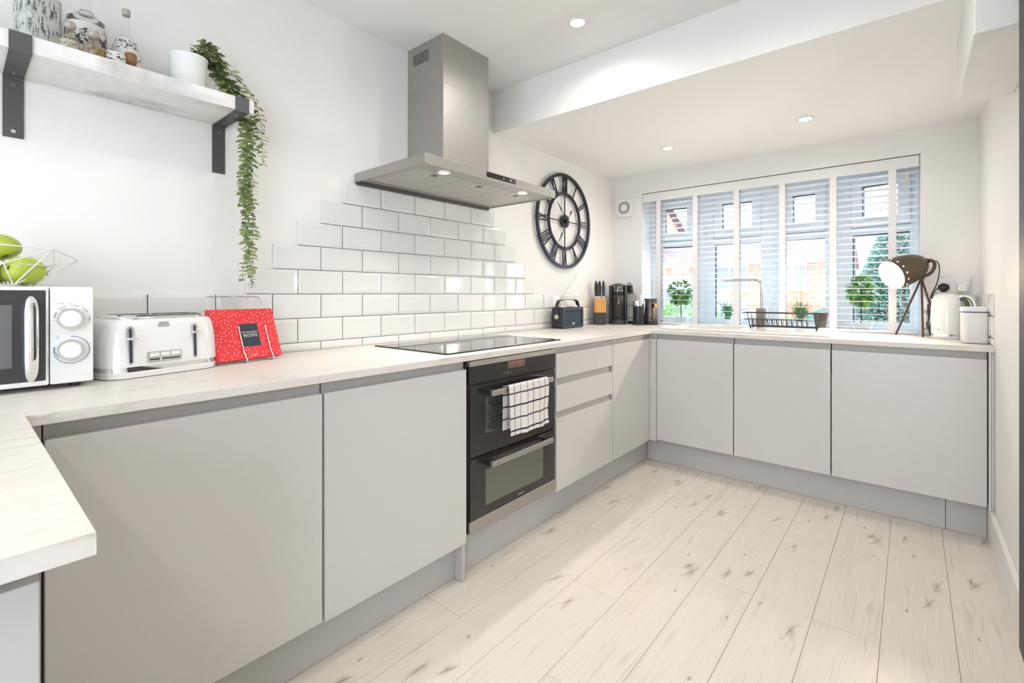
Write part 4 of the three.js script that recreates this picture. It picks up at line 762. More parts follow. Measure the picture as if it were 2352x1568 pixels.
// cookbook on its wire stand
{
  const th = 102.5 * Math.PI / 180, t = thing('cookbook', 'red recipe book with white sprinkles propped open on a wire stand', 'book', [0.189, WT, -0.682], th), TILT = -0.345, W = 0.232, Hh = 0.183;
  const cov = canvasTex(1024, 816, (x, w, h) => {
    x.fillStyle = '#e8353b'; x.fillRect(0, 0, w, h); let q = 5; const R = () => (q = (q * 1664525 + 1013904223) >>> 0) / 4294967296; x.strokeStyle = '#ffe9e4'; x.lineWidth = 7; x.lineCap = 'round';
    const pts = []; for (let i = 0; i < 1500 && pts.length < 185; i++) { const a = R() * w, b = R() * h; if (pts.every(([c, d]) => (c - a) ** 2 + (d - b) ** 2 > 1700)) pts.push([a, b]); }
    for (const [a, b] of pts) { const r = R() * 3.14; x.beginPath(); x.moveTo(a - 10 * Math.cos(r), b - 10 * Math.sin(r)); x.lineTo(a + 10 * Math.cos(r), b + 10 * Math.sin(r)); x.stroke(); }
    x.fillStyle = '#2d3142'; x.fillRect(415, 245, 290, 375); x.fillStyle = '#f4f0ee'; x.textAlign = 'center'; x.font = '37px sans-serif'; x.fillText('MY FAVOURITE', 560, 400); x.font = '62px sans-serif'; x.fillText('RECIPES', 560, 462);
    x.fillStyle = '#f7b9b3'; x.font = 'bold 30px sans-serif'; x.fillText('gousto', 560, 768);
  });
  const red = std(0.62, 0.035, 0.045, 0.45), tilt = (g) => g.rotateX(TILT).translate(0, 0.0125, 0);
  part(t, 'front_cover', tilt(b6(-W / 2, W / 2, 0, Hh, -0.003, 0, 0.001)), red); part(t, 'cover_print', tilt(new THREE.PlaneGeometry(W - 0.001, Hh - 0.001).translate(0, Hh / 2, 0.0004)), std(1, 1, 1, 0.45, 0, { map: cov }));
  part(t, 'pages', tilt(b6(-W / 2 + 0.004, W / 2 - 0.004, 0.003, Hh - 0.003, -0.0115, -0.0031)), std(0.8, 0.78, 0.74, 0.8)); part(t, 'back_cover', tilt(b6(-W / 2, W / 2, 0, Hh, -0.0145, -0.0117, 0.001)), red);
  part(t, 'spine', tilt(rod(V(-W / 2, 0.0, -0.0072), V(-W / 2, Hh, -0.0072), 0.0072, 14)), red);
  const s = thing('book_stand', 'chrome wire stand holding the red recipe book', 'book stand', [0.189, WT, -0.682], th), r = 0.0022;
  const back = (x, v, o) => V(x, 0.0125 + v * Math.cos(TILT) + o * Math.sin(-TILT), v * Math.sin(TILT) + o * Math.cos(TILT));
  part(s, 'back_frame', [tube([back(-0.100, 0.01, -0.02), back(-0.104, 0.22, -0.02), back(-0.101, 0.232, -0.02), back(-0.092, 0.237, -0.02), back(0.078, 0.237, -0.02), back(0.090, 0.232, -0.02), back(0.094, 0.22, -0.02), back(0.108, 0.01, -0.02)], r, 90, 8, false, 0.1), tube([back(-0.06, 0.01, -0.0205), back(-0.058, 0.234, -0.0205)], r * 0.8, 4), tube([back(0.05, 0.01, -0.0205), back(0.045, 0.234, -0.0205)], r * 0.8, 4)], phy(0.5, 0.49, 0.48, 0.18, 1));
  for (const x of [-0.028, 0.072]) { const p = part(s, 'prong', [tube([back(x, 0.112, 0.004), back(x, 0.03, 0.005), V(x, 0.0095, 0.014), V(x, 0.0035, 0.010), V(x, 0.0025, 0.0), V(x, 0.0025, -0.05), V(x, 0.0025, -0.095)], r, 60, 8, false, 0.3)], mat.chromeSoft); part(p, 'ball_tip', new THREE.SphereGeometry(0.0042, 14, 10).translate(...back(x, 0.114, 0.004).toArray()), mat.chrome); }
  part(s, 'foot_frame', [rod(V(-0.09, 0.0025, -0.0955), V(0.10, 0.0025, -0.0955), r), rod(back(-0.094, 0.01, -0.02), V(-0.088, 0.0025, -0.0955), r), rod(back(0.10, 0.01, -0.02), V(0.098, 0.0025, -0.0955), r)], mat.chromeSoft);
}

// ---------------------------------------------------------------- far corner
{
  const t = thing('radio', 'dark blue portable radio with a leather strap handle and raised aerial', 'radio', [0.087, WT, -2.828], 1.59), w = 0.272, h = 0.146, d = 0.098;
  part(t, 'cabinet', [bx(w, h, d - 0.012, 0, h / 2 + 0.002, -0.006, 0.014)], std(0.026, 0.027, 0.032, 0.5));
  const s = rrect(-w / 2, w / 2, 0.002, h + 0.002, 0.016); s.holes.push((() => { const p = new THREE.Path(); p.setFromPoints(rrect(-w / 2 + 0.02, w / 2 - 0.018, 0.022, h - 0.022, 0.008).getPoints(6).reverse()); return p; })());
  const blue = std(0.036, 0.044, 0.06, 0.5);
  part(t, 'front_frame', ext(s, 0.016, 0.004, 2).translate(0, 0, d / 2 - 0.015), blue);
  part(t, 'speaker_cloth', b6(-w / 2 + 0.018, w / 2 - 0.016, 0.02, h - 0.02, d / 2 - 0.012, d / 2 - 0.009), std(0.038, 0.058, 0.09, 0.85));
  const vq = canvasTex(128, 64, (x, a, b) => { x.fillStyle = '#e9e9e9'; x.fillRect(0, 0, a, b); x.fillStyle = '#30343c'; x.font = 'bold 48px sans-serif'; x.textAlign = 'center'; x.fillText('VQ', 64, 50); });
  part(t, 'badge', b6(-0.014, 0.012, 0.026, 0.038, d / 2 - 0.0095, d / 2 - 0.006, 0.001).translate(0.012, 0, 0), mat.white); part(t, 'badge_lettering', new THREE.PlaneGeometry(0.022, 0.010).translate(0.011, 0.032, d / 2 - 0.0057), std(1, 1, 1, 0.4, 0, { map: vq }));
  const st = []; { const path = [[-w / 2 - 0.004, 0.086], [-w / 2 - 0.005, 0.13], [-w / 2 + 0.0, 0.165], [-w / 2 + 0.02, 0.19], [-w / 2 + 0.055, 0.198], [0, 0.2], [w / 2 - 0.055, 0.198], [w / 2 - 0.02, 0.19], [w / 2, 0.165], [w / 2 + 0.005, 0.13], [w / 2 + 0.004, 0.086]], c = new THREE.CatmullRomCurve3(path.map(([a, b]) => V(a, b, 0))), N = 60, pos = [], idx = [];
    for (let i = 0; i <= N; i++) { const p = c.getPointAt(i / N), q = c.getTangentAt(i / N), nx = -q.y, ny = q.x, ww = 0.0135; for (const [sx, sz] of [[-1, -1], [1, -1], [1, 1], [-1, 1]]) pos.push(p.x + nx * 0.0016 * sx, p.y + ny * 0.0016 * sx, sz * ww); }
    for (let i = 0; i < N; i++) for (let k = 0; k < 4; k++) { const a = i * 4 + k, b = i * 4 + (k + 1) % 4; idx.push(a, b, a + 4, b, b + 4, a + 4); }
    idx.push(0, 3, 2, 0, 2, 1, N * 4, N * 4 + 1, N * 4 + 2, N * 4, N * 4 + 2, N * 4 + 3);
    let g = new THREE.BufferGeometry(); g.setAttribute('position', new THREE.Float32BufferAttribute(pos, 3)); g.setIndex(idx); g = g.toNonIndexed(); g.computeVertexNormals(); st.push(g); }
  part(t, 'strap_handle', st, std(0.045, 0.04, 0.05, 0.6));
  part(t, 'strap_stud', [-1, 1].map((q) => new THREE.CylinderGeometry(0.0165, 0.0165, 0.004, 24).rotateZ(Math.PI / 2).translate(q * (w / 2 + 0.0075), 0.082, 0)), std(0.6, 0.57, 0.42, 0.35, 0.4), 'pale metal stud');
  part(t, 'control_knob', [-0.095, -0.062, 0.072, 0.098].map((x) => cyl(0.009, 0.0095, 0.010, x, h + 0.001, 0.012, 18)), mat.chromeSoft);
  part(t, 'aerial', [rod(V(-0.10, h + 0.002, -0.03), V(0.185, 0.400, -0.034), 0.0019, 8, 0.0011), new THREE.SphereGeometry(0.0026, 10, 8).translate(0.185, 0.400, -0.034), cyl(0.005, 0.005, 0.01, -0.10, h, -0.03, 12)], phy(0.4, 0.39, 0.38, 0.3, 1));
}
{
  const x = 0.085, z = -3.285, th = 0.62;
  const t = thing('knife_block', 'knife block with bamboo upper half and dark grey lower half', 'knife block', [x, WT, z], th);
  const logo = canvasTex(256, 160, (c, w, h) => { c.fillStyle = '#3a3a3e'; c.fillRect(0, 0, w, h); c.fillStyle = c.strokeStyle = '#b8b8ba'; c.lineWidth = 4; c.beginPath(); c.moveTo(104, 14); c.lineTo(152, 14); c.lineTo(150, 52); c.quadraticCurveTo(128, 74, 106, 52); c.closePath(); c.stroke(); c.fillRect(124, 24, 8, 32); c.fillRect(112, 36, 32, 8); c.font = '26px sans-serif'; c.textAlign = 'center'; c.fillText('VICTORINOX', 128, 118); });
  const bam = dataTex(256, 256, (u, v) => { const g = fbm(u * 40, v * 3, 40, 3, 91, 3) - 0.5, c = Math.floor(u * 7) % 2 * 6; return [222 + g * 34 - c, 160 + g * 34 - c, 92 + g * 30 - c]; });
  part(t, 'lower_block', bx(0.088, 0.094, 0.088, 0, 0.047, 0, 0.003), std(0.045, 0.045, 0.05, 0.5)); part(t, 'upper_block', metric(bx(0.087, 0.110, 0.087, 0, 0.1495, 0, 0.003), 8), std(1, 1, 1, 0.5, 0, { map: bam }), 'bamboo upper half');
  part(t, 'maker_mark', new THREE.PlaneGeometry(0.05, 0.031).translate(0.004, 0.028, 0.0444), std(1, 1, 1, 0.5, 0, { map: logo }));
  const c = Math.cos(th), s = Math.sin(th);
  const knife = (lx, lz, hgt, label, sc = 1) => {
    const k = thing('knife', label, 'knife', [x + lx * c + lz * s, WT + 0.2047, z - lx * s + lz * c], th);
    part(k, 'handle', loft([[0.018, 0.018, 0.014, 0.006], [0.03, 0.022, 0.015, 0.007], [hgt * 0.6, 0.026, 0.017, 0.008], [hgt - 0.012, 0.018, 0.015, 0.007], [hgt, 0.010, 0.009, 0.004]].map(([y, a, b, r]) => [y, a * sc, b, r, 0, 0]), [1, 1], 5, 0.9), std(0.03, 0.03, 0.034, 0.42));
    part(k, 'blade', b6(-0.011 * sc, 0.011 * sc, 0.0003, 0.02, -0.0011, 0.0011), mat.steelMatte);
  };
  knife(-0.029, -0.004, 0.138, 'black-handled knife at the left of the knife block'); knife(0.0, -0.016, 0.138, 'black-handled knife in the middle at the back of the knife block'); knife(0.029, -0.004, 0.138, 'black-handled knife at the right of the knife block'); knife(-0.012, 0.021, 0.117, 'shorter black-handled knife in front of the other knives in the block', 0.95);
}
{
  const t = thing('coffee_machine', 'tall black capsule coffee machine with a chrome top and clear water tank', 'coffee machine', [0.148, WT, -3.465], 0.52);
  t.scale.set(0.89, 1, 0.92);
  const blk = phy(0.02, 0.018, 0.016, 0.16, 0), sat = std(0.04, 0.038, 0.034, 0.35);
  part(t, 'base', loft([[0, 0.155, 0.19, 0.07], [0.004, 0.162, 0.198, 0.075], [0.026, 0.160, 0.196, 0.075], [0.03, 0.15, 0.186, 0.07]], [1, 1], 8), sat);
  part(t, 'body', loft([[0.026, 0.130, 0.13, 0.062], [0.03, 0.134, 0.135, 0.064], [0.225, 0.134, 0.135, 0.064]], [1, 1], 10, 0.9), sat);
  part(t, 'side_shell', [-1, 1].map((q) => loft([[0.024, 0.026, 0.14, 0.012], [0.305, 0.026, 0.14, 0.012], [0.309, 0.020, 0.13, 0.01]].map(([y, L, D, r]) => [y, L, D, r, q * 0.066, -0.012]), [1, 1], 6)), blk);
  part(t, 'head', loft([[0.226, 0.126, 0.136, 0.064], [0.232, 0.132, 0.142, 0.066], [0.262, 0.132, 0.142, 0.066]], [1, 1], 10, 0.9), blk);
  part(t, 'chrome_band', loft([[0.262, 0.130, 0.140, 0.066], [0.304, 0.130, 0.140, 0.066], [0.307, 0.124, 0.134, 0.064]], [1, 1], 10, 0.9), phy(0.25, 0.24, 0.24, 0.1, 1));
  part(t, 'lid', new THREE.SphereGeometry(0.06, 32, 12, 0, Math.PI * 2, 0, Math.PI / 2).scale(1, 0.32, 1.05).translate(0, 0.306, 0), sat);
  const nb = canvasTex(256, 48, (c, w, h) => { c.fillStyle = '#141414'; c.fillRect(0, 0, w, h); c.fillStyle = '#e6e6e6'; c.font = 'bold 34px sans-serif'; c.textAlign = 'center'; c.fillText('NESPRESSO', w / 2, 36); });
  part(t, 'lettering', new THREE.PlaneGeometry(0.05, 0.009).translate(0.008, 0.268, 0.0722), std(1, 1, 1, 0.3, 0, { map: nb }));
  part(t, 'coffee_spout', [new THREE.SphereGeometry(0.03, 24, 16).scale(0.95, 1.1, 0.9).translate(0.004, 0.190, 0.058), cyl(0.0285, 0.0285, 0.03, 0.004, 0.158, 0.058, 24)], phy(0.1, 0.095, 0.09, 0.12, 0.6));
  part(t, 'drip_tray', cyl(0.054, 0.058, 0.012, 0, 0.028, 0.03, 32), sat);
  const tank = part(t, 'water_tank', loft([[0.02, 0.052, 0.09, 0.024], [0.246, 0.056, 0.094, 0.026]], [1, 0], 8, 0.9).translate(0.118, 0, -0.055), phy(0.93, 0.94, 0.95, 0.03, 0, { transmission: 1, thickness: 0, ior: 1.3 }), 'clear water tank'); part(tank, 'tank_lid', loft([[0.246, 0.058, 0.096, 0.026], [0.252, 0.058, 0.096, 0.026]], [1, 1], 8).translate(0.118, 0, -0.055), blk); part(tank, 'tank_base', loft([[0.0, 0.056, 0.094, 0.026], [0.02, 0.056, 0.094, 0.026]], [1, 1], 8).translate(0.118, 0, -0.055), blk);
}
{
  const t = thing('milk_frother', 'small black milk frother with a chrome collar beside the coffee machine', 'milk frother', [0.328, WT, -3.458], 0.5), hl = [];
  t.scale.set(0.89, 1, 0.89);
  part(t, 'base', lathe([[0, 0], [0.052, 0], [0.054, 0.004], [0.054, 0.016], [0.05, 0.019], [0, 0.019]], 40), mat.black);
  part(t, 'jug', lathe([[0, 0.019], [0.044, 0.019], [0.046, 0.024], [0.046, 0.146]], 40), phy(0.022, 0.02, 0.02, 0.2));
  for (let i = 0; i < 28; i++) hl.push(new THREE.TorusGeometry(0.0462, 0.0009, 6, 44).rotateX(Math.PI / 2).translate(0, 0.028 + i * 0.0042, 0));
  part(t, 'ridges', hl, phy(0.03, 0.028, 0.028, 0.2)); part(t, 'chrome_collar', lathe([[0.046, 0.146], [0.047, 0.148], [0.047, 0.184], [0.0455, 0.187], [0.040, 0.188], [0, 0.188]], 44), mat.chrome);
}
{
  const t = thing('hot_chocolate_maker', 'bronze grey hot chocolate maker jug with a copper-tipped handle', 'jug', [0.391, WT, -3.545], 0.45), c = phy(0.13, 0.105, 0.095, 0.3, 0.75);
  part(t, 'base', lathe([[0, 0], [0.05, 0], [0.053, 0.004], [0.053, 0.022], [0.051, 0.025], [0, 0.025]], 40), mat.black);
  part(t, 'body', lathe([[0, 0.025], [0.0515, 0.025], [0.0525, 0.03], [0.0525, 0.06], [0.049, 0.12], [0.044, 0.16], [0.0435, 0.182], [0.048, 0.2], [0.0495, 0.203], [0.0475, 0.203], [0.042, 0.183], [0, 0.176]], 48), c);
  part(t, 'spout_lip', new THREE.ConeGeometry(0.012, 0.02, 12).rotateZ(Math.PI / 2.6).translate(-0.046, 0.198, 0.0), c);
  const h = part(t, 'handle', rod(V(0.012, 0.150, 0.036), V(0.03, 0.150, 0.082), 0.0135, 20), mat.black); part(h, 'handle_tip', rod(V(0.03, 0.150, 0.082), V(0.034, 0.150, 0.092), 0.0132, 20), phy(0.75, 0.42, 0.22, 0.3, 1), 'copper end cap');
  part(t, 'button', new THREE.CylinderGeometry(0.0115, 0.0115, 0.004, 24).rotateX(Math.PI / 2).translate(0.004, 0.052, 0.0525), mat.black);
}
// dish rack with cutlery cup
{
  const t = thing('dish_rack', 'black wire dish rack standing on the sink drainer', 'dish rack', [1.337, WT + 0.0174, -3.385], 0.10), r = 0.0026, X = 0.208, Z = 0.062, m = std(0.035, 0.022, 0.03, 0.45);
  const loop = (x, z, y, rad, dx = 0) => tube([V(-x + dx, y, -z), V(0, y, -z), V(x + dx, y, -z), V(x + dx + 0.004, y, 0), V(x + dx, y, z), V(0, y, z), V(-x + dx, y, z), V(-x + dx - 0.004, y, 0)], rad, 80, 8, true, 0.05);
  part(t, 'top_rail', [loop(0.224, 0.075, 0.102, r)], m); part(t, 'middle_rail', loop(X + 0.006, 0.072, 0.060, 0.002), m); part(t, 'base_rail', [loop(0.185, 0.06, 0.016, r), rod(V(-0.18, 0.016, 0), V(0.18, 0.016, 0), 0.002)], m);
  const up = []; for (const [x, z] of [[-0.195, 0.062], [-0.195, -0.062]]) up.push(tube([V(x, 0.102, z * 1.18), V(x + 0.008, 0.06, z * 1.1), V(x + 0.012, 0.014, z)], r, 12)); for (const z of [0.066, -0.066]) up.push(tube([V(0.20, 0.102, z), V(0.196, 0.06, z), V(0.185, 0.014, z * 0.95)], r, 12));
  part(t, 'upright', up, m);
  for (let i = 0; i < 12; i++) { const x = -0.165 + i * 0.0265; part(t, 'plate_wire', tube([V(x, 0.060, 0.071), V(x + 0.004, 0.02, 0.06), V(x + 0.006, 0.016, 0.045), V(x + 0.004, 0.016, 0.01), V(x - 0.003, 0.058, 0.002), V(x - 0.006, 0.062, 0), V(x - 0.006, 0.058, -0.004), V(x + 0.004, 0.016, -0.012), V(x + 0.006, 0.016, -0.045), V(x + 0.004, 0.02, -0.06), V(x, 0.060, -0.071)], 0.0016, 60, 6, false, 0.3), m); }
  for (const [x, z] of [[-0.178, 0.055], [-0.178, -0.055], [0.178, 0.055], [0.178, -0.055]]) part(t, 'foot', cyl(0.0045, 0.0038, 0.0165, x, 0.0002, z, 12), m);
  const cpp = thing('cutlery_cup', 'dark grey tapered cutlery cup hooked on the right end of the dish rack', 'cup', [1.337 + 0.198, WT + 0.0362, -3.405], 0.10);
  part(cpp, 'cup', [loft([[0, 0.052, 0.06, 0.006], [0.001, 0.054, 0.062, 0.008], [0.086, 0.076, 0.082, 0.01], [0.0865, 0.073, 0.079, 0.01], [0.006, 0.050, 0.058, 0.006]], [1, 1], 5)], std(0.075, 0.072, 0.07, 0.4)); part(cpp, 'rim_wire', loft([[0.0835, 0.081, 0.087, 0.012], [0.0855, 0.083, 0.089, 0.012], [0.0875, 0.081, 0.087, 0.012]], [0, 0], 5), m);
}
// tripod lamp
{
  const A = V(1.998, 1.222, -3.545), t = thing('tripod_lamp', 'bronze tripod table lamp with a pierced bullet shade, switched on', 'lamp', [A.x, WT, A.z]);
  const metal = phy(0.13, 0.10, 0.065, 0.36, 0.55), dark = std(0.10, 0.055, 0.06, 0.45, 0.3), L = (v) => v.clone().sub(t.position);
  for (const f of [V(1.886, WT + 0.0057, -3.585), V(2.004, WT + 0.0057, -3.485), V(2.078, WT + 0.0057, -3.618)]) part(t, 'leg', [rod(L(f), L(A), 0.0052, 12), new THREE.SphereGeometry(0.0054, 10, 8).translate(...L(f).toArray())], dark);
  part(t, 'leg_hub', [cyl(0.014, 0.014, 0.016, 0, 0.322, 0, 20), new THREE.SphereGeometry(0.012, 14, 10).translate(0, 0.341, 0)], dark);
  // the shade, opening along its own -y
  const ax = V(0.70, 0.36, -0.62).normalize(), C = V(1.866, 1.240, -3.475), prof = [[0.085, 0], [0.0875, 0.02], [0.0885, 0.05], [0.086, 0.09], [0.078, 0.13], [0.066, 0.162], [0.05, 0.186], [0.03, 0.198], [0, 0.202]], inn = prof.map(([r, y]) => [Math.max(0, r - 0.0016), y - (y > 0.1 ? 0.0016 : 0)]).reverse();

  const q = new THREE.Quaternion().setFromUnitVectors(V(0, 1, 0), ax);
  const mi = metal.clone();
  const outer = lathe(prof, 64), inside = lathe(inn, 64), rim = lathe([[0.0834, 0], [0.085, 0]], 64);
  let body = new Brush(clean(mergeGeometries([clean(outer), clean(inside), clean(rim)])), mi); body.updateMatrixWorld();
  const ev = new Evaluator(); ev.useGroups = false; ev.attributes = ['position', 'normal', 'uv'];
  for (let i = 0; i < 14; i++) { const a = i / 14 * Math.PI * 2, h = new Brush(new THREE.CylinderGeometry(i % 2 ? 0.0033 : 0.0044, i % 2 ? 0.0033 : 0.0044, 0.03, 10).rotateZ(Math.PI / 2).translate(0.087, 0.022, 0).rotateY(a), mi); h.updateMatrixWorld(); try { body = ev.evaluate(body, h, SUBTRACTION); } catch (e) { break; } }
  const place = (g) => g.applyQuaternion(q).translate(...L(C).toArray());
  part(t, 'shade', place(clean(body.geometry)), Object.assign(mi, { side: THREE.DoubleSide }), 'bronze shade with small holes round its rim');
  part(t, 'shade_lining', place(lathe(inn.map(([r, y]) => [Math.max(0, r - 0.0006), y - 0.0006]).filter(([r, y]) => y > 0.036), 48)), Object.assign(std(0.85, 0.83, 0.8, 0.6), { side: THREE.DoubleSide }), 'white painted inside of the shade');
  part(t, 'end_cap', place(merge([cyl(0.024, 0.033, 0.022, 0, 0.192, 0, 28), cyl(0.014, 0.02, 0.018, 0, 0.213, 0, 20), cyl(0.007, 0.01, 0.014, 0, 0.23, 0, 14)])), dark);
  const yk = []; for (const s of [1]) yk.push(tube([V(0, 0.338, 0), V(0.026, 0.345, 0.004), V(0.046, 0.366, 0.006), V(0.056, 0.398, 0.0), V(0.050, 0.424, -0.02), V(0.032, 0.432, -0.04)], 0.0085, 36, 10));
  part(t, 'bracket', yk, dark);
  const bulb = place(merge([new THREE.SphereGeometry(0.036, 28, 20).scale(1, 1.1, 1).translate(0, 0.055, 0)])); part(t, 'bulb', bulb, glow(1, 0.92, 0.8, 30));
  const pl = new THREE.PointLight(new THREE.Color().setRGB(1, 0.86, 0.68), 2.2, 0, 2); pl.position.copy(L(C.clone().addScaledVector(ax, 0.05))); pl.castShadow = true; pl.shadow.radius = 1.4; pl.shadow.camera.near = 0.04; t.add(pl);
  const cd = part(t, 'power_cord', [tube([V(0.030, 0.424, -0.048), V(0.066, 0.424, -0.055), V(0.078, 0.38, -0.06), V(0.068, 0.30, -0.07), V(0.05, 0.25, -0.075), V(0.036, 0.20, -0.072), V(0.034, 0.18, -0.07)], 0.0026, 60, 8), tube([V(0.034, 0.118, -0.07), V(0.034, 0.09, -0.07), V(0.024, 0.07, -0.07), V(0.03, 0.045, -0.066), V(0.046, 0.05, -0.062), V(0.05, 0.07, -0.064), V(0.040, 0.078, -0.07), V(0.036, 0.03, -0.07), V(0.05, 0.0035, -0.06), V(0.075, 0.0035, -0.08)], 0.0026, 80, 8), tube([V(0.046, 0.18, -0.072), V(0.046, 0.22, -0.08), V(0.062, 0.26, -0.085), V(0.075, 0.275, -0.088)], 0.0024, 24, 8)], mat.black);
  part(t, 'cord_switch', bx(0.022, 0.064, 0.016, 0.037, 0.149, -0.07, 0.004), mat.black); part(t, 'cord_bundle', [0, 1, 2, 3].map((i) => new THREE.TorusGeometry(0.016, 0.0028, 8, 20).scale(0.8, 2.0, 1).rotateY(0.4 + i * 0.3).translate(0.045 + i * 0.002, 0.038, -0.068)), mat.black);
}
// kettle
{
  const t = thing('kettle', 'white domed kettle with chrome base band and a chrome-edged handle', 'kettle', [2.102, WT, -3.478], 0.0);
  part(t, 'base', lathe([[0, 0], [0.062, 0], [0.066, 0.004], [0.066, 0.014], [0, 0.014]], 48), mat.whiteGloss); part(t, 'chrome_band', lathe([[0.0645, 0.014], [0.0645, 0.024]], 48), mat.chrome);
  part(t, 'body', lathe([[0.0655, 0.024], [0.0665, 0.03], [0.067, 0.10], [0.066, 0.16], [0.0635, 0.19], [0.058, 0.214], [0.048, 0.232], [0.036, 0.241], [0, 0.242]], 56), mat.whiteGloss); part(t, 'lid', lathe([[0.038, 0.2405], [0.037, 0.244], [0, 0.245]], 40), mat.whiteGloss);
  const hx = (p) => V(p[0], p[1], p[2]); part(t, 'handle', [tube([[0.045, 0.222, 0.012], [0.072, 0.226, 0.02], [0.092, 0.215, 0.024], [0.105, 0.185, 0.028], [0.108, 0.15, 0.03], [0.10, 0.09, 0.03], [0.085, 0.06, 0.026], [0.06, 0.05, 0.018]].map(hx), 0.0095, 60, 12)], mat.chrome, 'chrome handle'); part(t, 'handle_grip', tube([[0.058, 0.215, 0.026], [0.072, 0.20, 0.034], [0.079, 0.16, 0.038], [0.078, 0.12, 0.036]].map(hx), 0.010, 30, 12), std(0.10, 0.09, 0.05, 0.5), 'dark inner grip');
  part(t, 'spout', new THREE.ConeGeometry(0.018, 0.03, 20).scale(1, 1, 0.8).rotateZ(0.9).translate(-0.056, 0.205, 0.01), mat.whiteGloss); part(t, 'power_switch', bx(0.018, 0.005, 0.006, -0.034, 0.048, 0.0575, 0.002), phy(0.75, 0.45, 0.3, 0.25, 0.9), 'small copper switch');
}
{
  const t = thing('canister', 'white square tin canister with a dark band under its lid beside the wall', 'canister', [2.188, WT, -3.205], 0.05), L = 0.098;
  part(t, 'body', loft([[0.003, L - 0.008, L - 0.008, 0.018], [0.006, L - 0.004, L - 0.004, 0.02], [0.146, L - 0.004, L - 0.004, 0.02], [0.15, L - 0.008, L - 0.008, 0.018]], [1, 1], 6), mat.whiteMatte);
  part(t, 'foot_rim', loft([[0, L - 0.012, L - 0.012, 0.016], [0.004, L - 0.012, L - 0.012, 0.016]], [1, 1], 6), mat.blackMatte); part(t, 'seal_band', loft([[0.149, L - 0.007, L - 0.007, 0.018], [0.1545, L - 0.007, L - 0.007, 0.018]], [1, 1], 6), std(0.06, 0.07, 0.10, 0.5));
  part(t, 'lid', loft([[0.1545, L, L, 0.02], [0.172, L, L, 0.02], [0.176, L - 0.006, L - 0.006, 0.018], [0.177, L - 0.014, L - 0.014, 0.015]], [1, 1], 6, 0.8), mat.whiteMatte);
}
// fridge at the right edge
{
  const t = thing('fridge_freezer', 'tall dark grey fridge freezer, only its edge showing at the right', 'fridge', [2.52, 0, -1.40]), m = std(0.05, 0.051, 0.056, 0.6);
  part(t, 'body', b6(-0.27, 0.40, 0.05, 2.02, -0.44, 0.44, 0.004), m); part(t, 'door', b6(-0.347, -0.274, 0.178, 2.03, -0.443, -0.002, 0.018), m); part(t, 'door', b6(-0.347, -0.274, 0.178, 2.03, 0.002, 0.443, 0.018), m); part(t, 'kick_plate', b6(-0.24, 0.38, 0.0005, 0.049, -0.42, 0.42), mat.blackMatte);
  part(t, 'door_handle', [b6(-0.385, -0.372, 0.8, 1.5, -0.04, -0.02, 0.005), b6(-0.375, -0.345, 0.82, 0.84, -0.038, -0.022), b6(-0.375, -0.345, 1.46, 1.48, -0.038, -0.022)], mat.steel);
}

